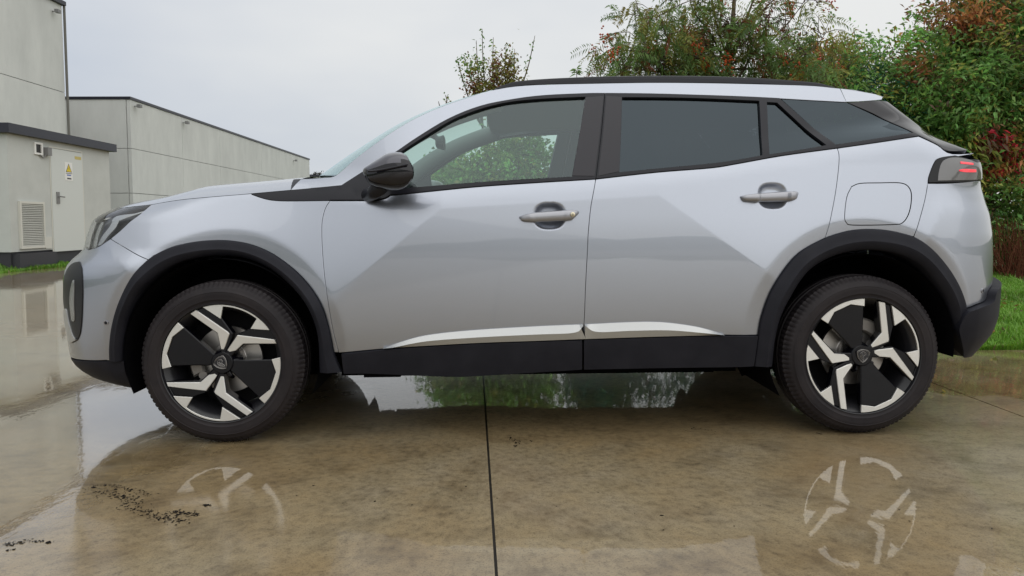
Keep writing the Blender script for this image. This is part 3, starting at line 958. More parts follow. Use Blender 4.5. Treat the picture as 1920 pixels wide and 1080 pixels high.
# feather-leaved tree with orange berry clusters
def berry_tree():
    Zt = 10.6; Y = Zt + CAM[1]
    base = np.array([wx(1372, Zt), Y, 0.0])
    root = empty("berry_tree", base)
    tag(root, "slender feather-leaved tree with orange berries and bare twigs above the roof", "tree")
    tr, lb = MB(), MB()
    top = at(1380, -60, Y)
    tr.tube(catmull([base, base + np.array([.1, 0, 1.4]), at(1366, 120, Y), at(1374, 40, Y), top], 5), list(np.linspace(.075, .018, 21)), 9)
    tr.tube(catmull([at(1372, 110, Y), at(1392, 55, Y), at(1420, -20, Y)], 5), list(np.linspace(.035, .010, 11)), 7)
    twigs = []
    limbs = [((1368, 150), (1290, 95), (1215, 60), (1190, -5)), ((1368, 150), (1270, 120), (1180, 95), (1140, 105)), ((1368, 130), (1330, 60), (1300, 20), (1285, -40)), ((1370, 140), (1280, 140), (1200, 130), (1160, 120)),
             ((1372, 120), (1430, 90), (1480, 40), (1510, 0)), ((1372, 130), (1450, 125), (1520, 95), (1550, 60)), ((1372, 100), (1410, 40), (1450, 0), (1470, -30)), ((1372, 150), (1440, 150), (1500, 140), (1530, 120)),
             ((1368, 120), (1345, 50), (1335, 10), (1330, -40)), ((1368, 160), (1300, 150), (1240, 110), (1180, 60)), ((1370, 160), (1330, 120), (1260, 80), (1235, 30)), ((1372, 170), (1400, 120), (1425, 80), (1435, 40)),
             ((1368, 190), (1260, 175), (1190, 160), (1150, 145)), ((1372, 190), (1450, 175), (1500, 170), (1550, 150)), ((1368, 200), (1340, 150), (1310, 120), (1290, 90))]
    for L4 in limbs:
        dy = RNG.uniform(-.9, .9)
        pts = [at(a, c, Y + dy * k / 3) for k, (a, c) in enumerate(L4)]
        cv = catmull(pts, 6)
        lb.tube(cv, list(np.linspace(.02, .004, len(cv))), 6)
        for i in range(4, len(cv)):
            for r in range(2):
                d = unit(1)[0] * np.array([1, .9, .6]) + np.array([0, 0, .25])
                ln = RNG.uniform(.22, .5)
                e = cv[i] + d * ln
                twigs.append((cv[i], e))
                if RNG.uniform() < .6: lb.tube([cv[i], (cv[i] + e) / 2 + np.array([0, 0, .02]), e], [.006, .005, .003], 4, False)
    Pp, Dd, Ll, Ww, Cc = [], [], [], [], []
    bb, bd = MB(), MB()
    oct_v = np.array([(1, 0, 0), (-1, 0, 0), (0, 1, 0), (0, -1, 0), (0, 0, 1), (0, 0, -1)]) * .016
    oct_f = [(0, 2, 4), (2, 1, 4), (1, 3, 4), (3, 0, 4), (2, 0, 5), (1, 2, 5), (3, 1, 5), (0, 3, 5)]
    for a, e in twigs:
        hgt = e[2]
        ax = (e - a) / np.linalg.norm(e - a)
        dens = 1.0 if hgt < 3.9 else (.75 if hgt < 4.3 else .4)
        if hgt > 3.6 and e[0] > base[0] + .25: dens *= .4
        for k in range(3):                         # feathered leaves hanging from each twig
            if RNG.uniform() > dens: continue
            s = a + (e - a) * RNG.uniform(.3, 1)
            dr = ax * .6 + unit(1)[0] * .7 + np.array([0, 0, -.45]); dr /= np.linalg.norm(dr)
            sd = np.cross(dr, unit(1)[0]); sd /= np.linalg.norm(sd)
            col = (PALE if RNG.uniform() < .55 else (OLIVE if RNG.uniform() < .7 else YEL)) * RNG.uniform(.6, 1.25)
            if RNG.uniform() < .06: col = RUST
            ln = RNG.uniform(.20, .34)
            for j in range(11):
                t = (j + 1) / 11
                q = s + dr * ln * t - np.array([0, 0, .10 * t * t])
                for g in (-1, 1):
                    Pp.append(q); Dd.append(sd * g + dr * .5 + RNG.normal(size=3) * .12); Ll.append(.10 * (1 - .45 * abs(t - .4))); Ww.append(.0085); Cc.append(col * RNG.uniform(.8, 1.2))
        if RNG.uniform() < (.15 if hgt > 2.6 else .04):
            tgt = bb if RNG.uniform() < .62 else bd
            for j in range(26):
                q = e + RNG.normal(size=3) * np.array([.05, .05, .06]) + np.array([0, 0, -.04])
                tgt.add(oct_v * RNG.uniform(.7, 1.2) + q, oct_f)
    V, Fq, C = leaves(np.array(Pp), np.array(Dd), np.array(Ll), np.array(Ww), np.array(Cc))
    tag(fast_mesh("foliage", V, Fq, M['leaf'], root, C), kind="stuff")
    tr.build("trunk", M['bark'], root, True)
    lb.build("limb", M['bark'], root, True)
    tag(bb.build("berries", M['berry'], root), kind="stuff")
    tag(bd.build("seed_heads", M['berrydark'], root), kind="stuff")


berry_tree()

# dead bracken at the foot of the hedge on the right
bk = MB()
for i in range(420):
    x = RNG.uniform(wx(1872, 11), wx(2020, 11)); y = RNG.uniform(7.7, 8.3)
    h_ = RNG.uniform(.25, .95)
    p0 = np.array([x, y, .02]); p1 = p0 + np.array([RNG.normal() * .18, RNG.normal() * .12, h_])
    bk.tube([p0, (p0 + p1) / 2 + RNG.normal(size=3) * .04, p1], [.006, .005, .003], 4, False)
tag(bk.build("bracken", M['bracken']), "dead brown bracken stalks at the foot of the right-hand shrubs", "bracken", kind="stuff")

# tree far beyond the shed
ft = MB()
Y = 120
c = at(596, 330, Y)
far_ = empty("far_tree", (c[0], Y, 0)); tag(far_, "tiny bare-crowned tree on the skyline beyond the hood", "tree")
ft.tube([(c[0], Y, 0), (c[0], Y, c[2] - .4)], [.3, .2], 8)
ft.build("trunk", M['bark'], far_)
pp = np.array([c[0], Y, c[2] - .6]) + unit(700) * (RNG.uniform(0, 1, (700, 1)) ** .5) * np.array([1.7, 1.5, 1.4])
V, Fq, C = leaves(pp, unit(700), RNG.uniform(.3, .6, 700), RNG.uniform(.05, .1, 700), np.tile(np.array([[.05, .05, .045]]), (700, 1)))
tag(fast_mesh("foliage", V, Fq, M['leaf'], far_, C), kind="stuff")

# ================================================================== THE CAR
# near side of the body = a surface y(x, z); y = 0 is the widest plane of the arches
CARW = 1.77                       # the far side is its mirror image about y = CARW / 2
ROOTC = (0.2, CARW / 2, 0.0)


def mk_curve(px_list, Y):
    """photo polyline on the plane y = Y -> arrays x, z"""
    q = np.array([at(a, b, Y) for a, b in px_list])
    return q[:, 0], q[:, 2]


def smooth_table(zs, xs, lo, hi, n=400, w=9):
    o = np.argsort(zs)
    g = np.linspace(lo, hi, n)
    v = np.interp(g, zs[o], xs[o])
    k = np.hanning(w + 2)[1:-1]; k /= k.sum()
    vp = np.pad(v, w // 2, mode='edge')
    return g, np.convolve(vp, k, 'valid')


BF, AF = .44, .52                 # depth and length of the front corner round
BR, AR = .40, .46
front_sil = [(285, 360), (252, 372), (214, 389), (183, 402), (170, 414), (163.5, 440), (160, 465), (149, 477), (131, 491), (122, 508), (119, 525), (118.5, 560), (120, 600), (121, 640), (123, 675), (128, 686), (141, 699), (159, 710), (192, 719), (222, 726), (252, 738)]
rear_sil = [(1648, 160), (1654, 176), (1660, 187), (1700, 222), (1750, 256), (1790, 288), (1799, 304), (1811, 320), (1827, 344), (1845, 368), (1855, 400), (1859, 440), (1860, 520), (1858, 590), (1850, 618), (1828, 648), (1812, 668), (1800, 690)]
fx, fz = mk_curve(front_sil, .25)
q_ = np.array([at(a, b, float(np.interp(b, (222, 285), (.335, .23)))) for a, b in rear_sil]); rx, rz = q_[:, 0], q_[:, 2]
FZ, FX = smooth_table(fz, fx - .11 * AF, .15, 1.25, 400, 13)
AR_T = lambda z: .46 - .37 * sstep(1.00, 1.22, z) + .07 * sstep(1.26, 1.42, z)      # the tail corner tightens towards the spoiler
BR_T = lambda z: .40 - .31 * sstep(1.00, 1.22, z) + .05 * sstep(1.26, 1.42, z)


def sstep(a, b, x):
    t = np.clip((x - a) / (b - a), 0, 1)
    return t * t * (3 - 2 * t)


RZ, RX = smooth_table(rz, rx + .11 * AR_T(rz), .15, 1.60, 400, 13)
belt_px = [(250, 330), (470, 346), (620, 353), (690, 362), (730, 366), (793, 360.5), (893, 350.5), (993, 343.5), (1117, 335.5), (1233, 323), (1333, 315), (1383, 307), (1467, 292), (1570, 278), (1650, 266), (1723, 255), (1790, 290)]
BX, BZ = mk_curve(belt_px, .05)
BXg, BZg = smooth_table(BX, BZ, -2.2, 2.6, 900, 31)
crease_px = [(60, 450), (190, 465), (260, 520), (340, 620), (480, 640), (560, 600), (640, 545), (826, 391), (1235, 366), (1440, 512), (1520, 575), (1600, 590), (1690, 520), (1770, 390), (1900, 350)]
CX, CZ = mk_curve(crease_px, .02)
CXs, CZs = smooth_table(CX, CZ, -2.2, 2.6, 900, 95)
ax_, az_ = mk_curve([(414, 660), (414 + 211, 660)], 0.0); ARCH_F = (ax_[0], az_[0], ax_[1] - ax_[0])
ax_, az_ = mk_curve([(1620, 634), (1620 + 201, 634)], 0.0); ARCH_R = (ax_[0], az_[0], ax_[1] - ax_[0])
dents = []                        # door-handle pockets: (x, z, half width, half height)
for hx, hy in ((1030, 405), (1455, 367)):
    q = at(hx, hy, .02); dents.append((q[0], q[2], .068, .058))


def base(x, z):
    """side surface without the round-off at nose and tail"""
    x, z = np.broadcast_arrays(np.asarray(x, float), np.asarray(z, float))
    zb = np.interp(x, BXg, BZg)
    zc = np.interp(x, CX, CZ)
    zl = np.minimum(z, zb)
    y = .012 - .07 * np.clip(.97 - zl, -.2, 9) + .20 * np.clip(.95 - zl, 0, 9) ** 2 + .16 * np.clip(.50 - zl, 0, 9) ** 2
    q_ = sstep(.012, .13, zl - zc)
    t = zl - (zc + (np.interp(x, CXs, CZs) - zc) * q_)
    eps = .004 + .09 * sstep(.75, .45, zc)
    t = .5 * (t + np.sqrt(t * t + eps * eps)) - eps / 2
    mid = sstep(-.85, -.25, x) * sstep(1.35, .65, x)
    y = y + t * (.19 - .09 * mid - .10 * sstep(.5, 1.5, x)) + .05 * t * t
    # shoulder: rolls over to the sky just below the glass
    y = y + .16 * np.clip(zl - (zb - .06), 0, 1) ** 2 / .06
    for cx, cz, rr in (ARCH_F, ARCH_R):
        d = np.hypot(x - cx, z - cz) - rr
        w = .052
        q = np.minimum(w - d, w + .05)
        y = y + .26 * (.5 * (q - .008 + np.sqrt((q - .008) ** 2 + .009 ** 2))) * (z > cz - .35)
    g = np.clip(z - zb, 0, 9)
    y = y + .34 * g + .30 * g * g
    s = sstep(0, .12, g)
    y = y + s * (.28 * np.clip(-.30 - x, 0, 9) ** 2 + .10 * np.clip(x - .85, 0, 9) ** 2)
    for cx, cz, hw, hh in dents:
        q = (np.abs((x - cx) / hw) ** 2.6 + np.abs((z - cz) / hh) ** 2.6)
        y = y + .023 * sstep(1.06, .0, q)
    return y


def ends(z):
    return np.interp(z, FZ, FX), np.interp(z, RZ, RX)


PHI = R(82)


def surf(x, z):
    x = np.asarray(x, float)
    xf, xr = ends(z)
    y = base(np.clip(x, xf, xr), z)
    s = np.clip((xf + AF - x) / AF, 0, None)
    bad = (s > 1)
    y = y + np.where(s > 0, BF * (1 - np.sqrt(np.clip(1 - s * s, 0, 1))), 0)
    AR, BR = AR_T(z), BR_T(z)
    s = np.clip((x - (xr - AR)) / AR, 0, None)
    bad |= (s > 1)
    y = y + np.where(s > 0, BR * (1 - np.sqrt(np.clip(1 - s * s, 0, 1))), 0)
    return np.where(bad, 9.0, y)


def x_of_u(u, z):
    xf, xr = ends(z)
    x = np.array(u, float)
    p = np.clip((xf + AF - u) / AF, 0, PHI)
    x = np.where(p > 0, xf + AF - AF * np.sin(p), x)
    AR = AR_T(z)
    p = np.clip((u - (xr - AR)) / AR, 0, PHI)
    return np.where(p > 0, xr - AR + AR * np.sin(p), x)


def u_of_x(x, z):
    xf, xr = ends(z)
    u = np.array(x, float)
    s = np.clip((xf + AF - x) / AF, 0, 1)
    u = np.where(s > 0, xf + AF - AF * np.minimum(np.arcsin(s), PHI), u)
    AR = AR_T(z)
    s = np.clip((x - (xr - AR)) / AR, 0, 1)
    return np.where(s > 0, xr - AR + AR * np.minimum(np.arcsin(s), PHI), u)


def P(u, z):
    u = np.asarray(u, float); z = np.asarray(z, float)
    x = x_of_u(u, z)
    return np.stack([x, surf(x, z), z + 0 * x], -1)


def PN(u, z):
    h = 4e-4
    du = P(u + h, z) - P(u - h, z)
    dz = P(u, z + h) - P(u, z - h)
    n = np.cross(du, dz)
    l = np.linalg.norm(n, axis=-1, keepdims=True); l[l < 1e-12] = 1
    n = n / l
    return n


YS = np.linspace(-.06, 1.0, 1600)


def hit(px, py):
    """point of the body surface seen at a pixel -> (u, z)"""
    v = ray(px, py)
    q = CAM[None, :] + v[None, :] * (YS[:, None] - CAM[1])
    f = YS - surf(q[:, 0], q[:, 2])
    k = np.argmax(f >= 0)
    if f[k] < 0:
        k = int(np.argmax(f)); t = 0.0
        p = q[k]
    else:
        t = -f[k - 1] / (f[k] - f[k - 1]) if k > 0 else 0
        p = q[k - 1] + (q[k] - q[k - 1]) * t if k > 0 else q[0]
    return np.array([float(u_of_x(p[0], p[2])), p[2]])


def uz(item):
    if item[0] == 'n':            # nose end of the side surface at the height of photo row py
        z = at(130, item[1], .25)[2]; return np.array([ends(z)[0] + AF - AF * PHI, z])
    if item[0] == 'r':
        z = at(1850, item[1], .23)[2]; return np.array([ends(z)[1] - AR_T(z) + AR_T(z) * PHI, z])
    return hit(*item)


def outline(curves, step=.013):
    pts = []
    for c in curves:
        raw = [uz(i) for i in c]
        cm = catmull(raw, 4) if len(raw) > 2 else raw
        for q in cm:
            if not pts or np.linalg.norm(q - pts[-1]) > 1e-3:
                pts.append(np.array(q))
    if np.linalg.norm(pts[0] - pts[-1]) < 1e-3: pts.pop()
    out = []
    n = len(pts)
    for i in range(n):
        a, b = pts[i], pts[(i + 1) % n]
        k = max(1, int(np.linalg.norm(b - a) / step))
        for j in range(k):
            out.append(a + (b - a) * j / k)
    out = np.array(out)
    ar = .5 * np.sum(out[:, 0] * np.roll(out[:, 1], -1) - np.roll(out[:, 0], -1) * out[:, 1])
    return out if ar > 0 else out[::-1]


crease_pts = []
for i in range(4, len(CX) - 4):
    a, b = np.array([CX[i], CZ[i]]), np.array([CX[i + 1], CZ[i + 1]])
    d = (b - a) / np.linalg.norm(b - a); nn = np.array([-d[1], d[0]])
    for t in np.arange(0, 1, .012 / np.linalg.norm(b - a)):
        for o in (-.009, -.003, .003, .009):
            crease_pts.append(a + (b - a) * t + nn * o)
for cx, cz, hw, hh in dents:
    for i in range(1, 23):
        for j in range(46):
            a_ = 2 * math.pi * (j + .5 * (i % 2)) / 46
            k_ = i / 20 / (abs(math.cos(a_)) ** 2.6 + abs(math.sin(a_)) ** 2.6) ** (1 / 2.6)
            crease_pts.append(np.array([cx + k_ * math.cos(a_) * hw, cz + k_ * math.sin(a_) * hh]))
for cx, cz, rr in (ARCH_F, ARCH_R):
    for t in np.arange(R(-20), R(200), .012 / rr):
        for o in (.012, .022, .030, .036, .042, .048, .054, .060, .068, .078, .090, .105):
            crease_pts.append(np.array([cx + (rr + o) * math.cos(t), cz + (rr + o) * math.sin(t)]))
crease_pts = np.array(crease_pts)


def panel(name, curves, m, parents, off=0.0, gap=.0022, holes=(), depth=.018, grid=.024, label=None, skirt=True, both=True, extra=True):
    """a pressed panel: the outline traced on the body surface, filled, with a folded edge; near and far side"""
    ol = inset(outline(curves), gap)
    hs = [inset(outline(h), -gap if gap > 0 else 0) for h in holes]
    lo, hi = ol.min(0), ol.max(0)
    gx, gz = np.meshgrid(np.arange(lo[0] + grid / 2, hi[0], grid), np.arange(lo[1] + grid / 2, hi[1], grid))
    q = np.stack([gx.ravel(), gz.ravel()], 1)
    if extra:
        q = np.vstack([q, crease_pts])
    shr = inset(ol, .006)
    q = q[pip(shr, q)]
    for h in hs:
        q = q[~pip(inset(h, -.006), q)]
    allp = [ol] + hs
    vs, faces, k = [], [], 0
    edges = []
    for l in allp:
        n = len(l)
        vs += [Vector(p) for p in l]
        edges += [(k + i, k + (i + 1) % n) for i in range(n)]
        k += n
    vs += [Vector(p) for p in q]
    vo, eo, fo, *_ = delaunay_2d_cdt(vs, edges, [list(range(len(ol)))], 1, 1e-6)
    vo = np.array([tuple(v) for v in vo])
    fo = [tuple(f) for f in fo]
    if hs:
        cen = np.array([vo[list(f)].mean(0) for f in fo])
        keep = np.ones(len(fo), bool)
        for h in hs: keep &= ~pip(h, cen)
        fo = [f for f, kk in zip(fo, keep) if kk]
    nr = PN(vo[:, 0], vo[:, 1])
    p3 = P(vo[:, 0], vo[:, 1]) + nr * off
    V, Nn, Fc = [p3], [nr], [f for f in fo]
    # faces must look outwards (towards -y on the near side)
    f0 = fo[len(fo) // 2]
    a, b, c = p3[f0[0]], p3[f0[1]], p3[f0[2]]
    if np.dot(np.cross(b - a, c - a), nr[f0[0]]) < 0:
        Fc = [f[::-1] for f in Fc]
    k = len(p3)
    if skirt:
        for li, l in enumerate(allp):
            n = len(l)
            nn = PN(l[:, 0], l[:, 1]); pp = P(l[:, 0], l[:, 1]) + nn * off
            e = np.roll(pp, -1, 0) - np.roll(pp, 1, 0)
            sd = np.cross(e, nn); sl = np.linalg.norm(sd, axis=1, keepdims=True); sl[sl < 1e-9] = 1; sd /= sl
            if li > 0: sd = sd
            r1 = pp; r2 = pp + sd * .0012 - nn * .0018; r3 = pp + sd * .0012 - nn * depth
            V += [r1, r2, r2, r3]
            mid = (nn + sd); mid /= np.linalg.norm(mid, axis=1, keepdims=True)
            Nn += [nn, mid, sd, sd]
            for i in range(n):
                j = (i + 1) % n
                for b0 in (0, 2):
                    Fc.append((k + b0 * n + i, k + (b0 + 1) * n + i, k + (b0 + 1) * n + j, k + b0 * n + j))
            k += 4 * n
    V = np.vstack(V); Nn = np.vstack(Nn)
    # orient skirt faces by their normals
    F2 = []
    for f in Fc:
        a, b, c = V[f[0]], V[f[1]], V[f[2]]
        g = np.cross(b - a, c - a)
        F2.append(f if np.dot(g, Nn[f[0]] + Nn[f[1]]) >= 0 else f[::-1])
    res = []
    o = mesh(name, V, F2, m, parents[0], normals=Nn)
    if label: o["label"] = label
    res.append(o)
    if both:
        V2 = V.copy(); V2[:, 1] = CARW - V2[:, 1]
        N2 = Nn.copy(); N2[:, 1] *= -1
        o = mesh(name, V2, [f[::-1] for f in F2], m, parents[1], normals=N2)
        if label: o["label"] = label
        res.append(o)
    return res


def mirrored(o, parent):
    """the same piece on the far side"""
    me = o.data.copy()
    c = np.zeros(len(me.vertices) * 3); me.vertices.foreach_get("co", c)
    c = c.reshape(-1, 3); c[:, 1] = CARW - c[:, 1]
    me.vertices.foreach_set("co", c.ravel())
    me.flip_normals()
    me.update()
    n = link(o.name.split('.')[0], me, parent)
    if o.get("label"): n["label"] = o["label"]
    return n


car = empty("car", ROOTC)
tag(car, "silver grey compact SUV with black wheel arches parked on the wet concrete", "car")
CC = (car, car)

# ---- traced lines of the photograph (1920x1080 rows and columns)
HEAD_LOW = [(166, 468), (178, 465), (189, 460), (207, 448), (226, 432), (244, 415), (263, 401), (285, 383)]
HOOD_SIDE = [(285, 383), (320, 377), (350, 373), (400, 368.5), (450, 364.5), (500, 360), (545, 356)]
BUMP_LINE = [(207, 448), (230, 462), (256, 477), (280, 488)]
ARCH_FO = [(206, 676), (206, 648), (210, 614), (220, 576), (239, 533), (263, 501), (287, 480), (321, 464), (359, 455), (398, 451), (436, 452), (475, 460), (513, 477), (552, 506), (581, 537), (602, 571), (614, 605), (622, 640), (626, 661)]
ARCH_FI = [(231, 677), (231, 640), (237, 600), (253, 562), (274, 534), (307, 508), (335, 493), (370, 484), (407, 480), (456, 484), (504, 504), (542, 533), (571, 566), (588, 600), (597, 638), (600, 697)]
ARCH_RO = [(1421, 628), (1427, 595), (1444, 548), (1469, 507), (1499, 473), (1547, 446), (1591, 433), (1635, 430), (1674, 434), (1713, 444), (1747, 467), (1777, 501), (1797, 534), (1808, 562), (1811, 578)]
ARCH_RI = [(1447, 686), (1452, 640), (1463, 595), (1485, 551), (1513, 512), (1547, 488), (1591, 473), (1635, 469), (1680, 476), (1719, 495), (1752, 529), (1774, 562), (1786, 595), (1792, 629), (1794, 668)]
DOOR_F = [(619, 376), (610, 390), (604, 413), (603, 440), (605, 480), (608, 515), (613, 554), (624, 619), (635, 661)]
DOOR_M = [(1117, 336), (1108, 387), (1103, 437), (1102, 460), (1098, 535), (1096, 590), (1093, 636)]
DOOR_R = [(1570, 278), (1573, 288), (1573, 310), (1567, 360), (1557, 413), (1548, 445)]
BELT_F = [(730, 366), (793, 360.5), (893, 350.5), (993, 343.5), (1117, 336)]
BELT_R = [(1117, 336), (1233, 323), (1333, 315), (1383, 307), (1467, 292), (1570, 278)]
BELT_Q = [(1570, 278), (1650, 266.5), (1723, 255.5)]
FRAME_TOP = [(640, 347.5), (662, 333.5), (680, 322), (705, 306), (742, 284.5), (780, 258.5), (840, 222.5), (900, 198.5), (960, 186), (1020, 178.5), (1100, 174.8), (1134, 174.5)]
FRAME_TOP_R = [(1134, 174.5), (1200, 175), (1300, 177.5), (1400, 181), (1461, 184)]
QTR_TOP = [(1461, 184), (1530, 188), (1587, 191)]
BUMP_Q = [(1740, 343.5), (1735, 372), (1725, 410), (1713, 444)]
rv = lambda c: c[::-1]


def sub(c, i, j):
    return c[i:j]


# ---- fenders, bumpers, quarters
panel("front_fender", [HOOD_SIDE[:5] + [(472, 362.8)], [(472, 364.5), (490, 371), (510, 375.5), (540, 377), (607, 376.3), (619, 376)], DOOR_F, [(635, 661), (626, 661)],
                       rv(ARCH_FO)[1:13], rv(BUMP_LINE), HEAD_LOW[3:]], M['paint'], CC)
panel("fender_trim", [[(472, 364), (500, 360.6), (545, 356.6), (590, 352.5), (640, 347.5)], [(640, 347.5), (623, 367), (619, 375.5)], [(607, 376), (540, 376.6), (510, 375), (490, 370.5), (472, 364)]], M['frame'], CC, gap=.001)
panel("front_bumper", [[('n', 468)], HEAD_LOW[:4], BUMP_LINE, [(280, 488), (263, 501), (239, 533), (220, 576), (210, 614), (206, 648), (206, 675)], [(206, 675), (160, 675.5), ('n', 675)],
                       [('n', q) for q in (675, 640, 600, 560, 525, 500, 485, 476, 468)]], M['paint'], CC)
panel("bumper_skirt", [[('n', 677), (160, 677), (206, 677.5), (232, 677.5)], [(236, 700), (246, 722), (256, 736)], [(240, 731), (222, 724.5), (192, 718), (170, 712.5), ('n', 708)]], M['plastic'], CC)
panel("rear_quarter", [BELT_Q, [(1723, 256), (1757, 272), (1786, 288.5), ('r', 290)], [(1790, 294), (1762, 297), (1752, 305), (1742, 330), (1740, 343)], BUMP_Q, rv(ARCH_RO)[5:10], rv(DOOR_R)], M['paint'], CC,
      holes=[[[(1597, 350), (1613, 344), (1650, 343), (1687, 343), (1703, 350), (1709, 367), (1705, 397), (1693, 417), (1673, 421), (1600, 422), (1587, 417), (1584, 405), (1588, 370), (1597, 350)]]])
panel("fuel_door", [[(1597, 350), (1613, 344), (1650, 343), (1687, 343), (1703, 350), (1709, 367), (1705, 397), (1693, 417), (1673, 421), (1600, 422), (1587, 417), (1584, 405), (1588, 370), (1597, 350)]], M['paint'], CC, both=False)
panel("rear_bumper", [[(1740, 344), (1770, 344), (1800, 342.5), (1833, 339)], [('r', q) for q in (340, 362, 400, 440, 480, 520)], [('r', 520), (1856, 540), (1848, 562), (1830, 571), (1811, 578)], rv(ARCH_RO)[:6], rv(BUMP_Q)], M['paint'], CC)
panel("bumper_skirt", [[(1811, 579), (1830, 572), (1848, 563), (1856, 541), ('r', 521)], [('r', q) for q in (521, 540, 560, 590, 618, 640, 662)], [(1822, 662), (1796, 662)], [(1795, 660), (1792, 629), (1790, 610), (1800, 588), (1811, 579)]], M['plastic'], CC, off=.034, depth=.06)


# ---- doors
def door(nm, curves):
    return panel(nm, curves, M['paint'], CC)


fd = door("front_door", [[(619, 376.5), (660, 376.5), (700, 376.2), (722, 372.7), (732, 366.7)], BELT_F[1:], DOOR_M, [(1093, 636.5), (1000, 639.5), (900, 643), (800, 648.5), (720, 654), (635, 661.5)], rv(DOOR_F)])
rd = door("rear_door", [BELT_R, DOOR_R, rv(ARCH_RO)[9:], [(1421, 628), (1357, 628)], [(1357, 628.5), (1230, 631.5), (1097, 636)], rv(DOOR_M)])
FDP, RDP = (fd[0], fd[1]), (rd[0], rd[1])
F_GLASS = [[(757, 352.5), (790, 350), (893, 341.5), (993, 335), (1072, 331)], [(1072, 331), (1085, 258), (1097, 183)], [(1097, 183), (993, 188.5), (927, 198.5), (860, 221), (810, 249), (753, 286)], [(753, 286), (757, 352.5)]]
R_GLASS = [[(1162, 322.5), (1233, 315.5), (1333, 306), (1383, 299), (1428, 291)], [(1428, 291), (1422, 190.5)], [(1422, 190.5), (1300, 185.5), (1167, 184)], [(1167, 184), (1162, 322.5)]]
Q_GLASS = [[(1443, 289), (1500, 280.5), (1547, 272.5)], [(1547, 272.5), (1456, 194)], [(1456, 194), (1438, 193)], [(1438, 193), (1443, 289)]]
panel("window_frame", [[(619, 375.8), (660, 375.8), (700, 375.5), (722, 372), (732, 366)], BELT_F[1:], [(1117, 336), (1127, 253), (1134, 175)], rv(FRAME_TOP), [(640, 347.5), (623, 367), (619, 375.8)]], M['frame'], FDP, holes=[F_GLASS], off=.004, depth=.022)
panel("window_frame", [BELT_R, [(1570, 278), (1566, 270.5), (1461, 184)], rv(FRAME_TOP_R), [(1134, 175), (1127, 253), (1117, 336)]], M['frame'], RDP, holes=[R_GLASS, Q_GLASS], off=.004, depth=.022)
panel("window_glass", F_GLASS, M['glass'], FDP, off=-.008, gap=-.004, skirt=False)
panel("window_glass", R_GLASS, M['privacy'], RDP, off=-.008, gap=-.004, skirt=False)
panel("quarter_light", Q_GLASS, M['privacy'], RDP, off=-.007, gap=-.004, skirt=False)
panel("pillar_cover", [[(1072.5, 330.5), (1085.5, 258), (1097.5, 184)], [(1097.5, 184), (1131.5, 181)], [(1131.5, 181), (1124, 253), (1114.5, 331)], [(1114.5, 331), (1072.5, 330.5)]], M['pillarblack'], FDP, off=.0065, gap=.001, depth=.004)
panel("pillar_cover", [[(1121, 331), (1130, 253), (1136.5, 181)], [(1136.5, 181), (1165.5, 183)], [(1165.5, 183), (1160.5, 322.5)], [(1160.5, 322.5), (1121, 331)]], M['pillarblack'], RDP, off=.0065, gap=.001, depth=.004)
panel("quarter_glass", [[(1466, 185.5), (1530, 189), (1588, 192)], [(1588, 192), (1650, 221), (1712, 249)], [(1712, 249), (1640, 260), (1568, 270.5)], [(1568, 270.5), (1466, 185.5)]], M['privacy'], CC, off=-.002, gap=.001)
panel("belt_trim", [[(1568, 271.5), (1640, 261), (1713, 249.5)], [(1713, 249.5), (1723, 255)], [(1723, 255), (1650, 266), (1571, 277.5)], [(1571, 277.5), (1568, 271.5)]], M['frame'], CC, off=.004, gap=.0005)
panel("rear_side_glass", [[(1590, 192), (1620, 190), (1648, 188)], [('r', q) for q in (187, 205, 222, 240, 256, 272, 283)], [('r', 283), (1780, 283), (1757, 270), (1724, 254)], [(1724, 254), (1650, 219), (1590, 192)]], M['gloss'], CC, off=0, gap=.001)

# lower cladding and the silver strips that belong to each door
panel("lower_cladding", [[(641, 662), (720, 654.5), (800, 649), (900, 643.5), (1000, 640), (1091.5, 637)], [(1091.5, 637), (1091.5, 692)], [(1091.5, 692), (905, 703.5), (850, 705.5), (780, 703), (690, 699.5), (645, 700)], [(645, 700), (641, 662)]], M['plastic'], FDP, off=.010, depth=.03)
panel("lower_cladding", [[(1094, 636.5), (1230, 632), (1357, 629), (1420, 628.5)], [(1420, 628.5), (1412, 686)], [(1412, 686), (1250, 689), (1094, 692)], [(1094, 692), (1094, 636.5)]], M['plastic'], RDP, off=.010, depth=.03)
S_F = [[(719, 652.6), (755, 640), (800, 628.5), (880, 619.5), (1000, 612), (1092.5, 608)], [(1092.5, 608), (1091.5, 635)], [(1091.5, 635), (1000, 638.5), (900, 642), (800, 647.5), (719, 652.6)]]
S_R = [[(1096.5, 608), (1180, 604), (1240, 604), (1300, 611.5), (1340, 621.5), (1357, 627.5)], [(1357, 627.5), (1230, 630.5), (1095.5, 635)], [(1095.5, 635), (1096.5, 608)]]


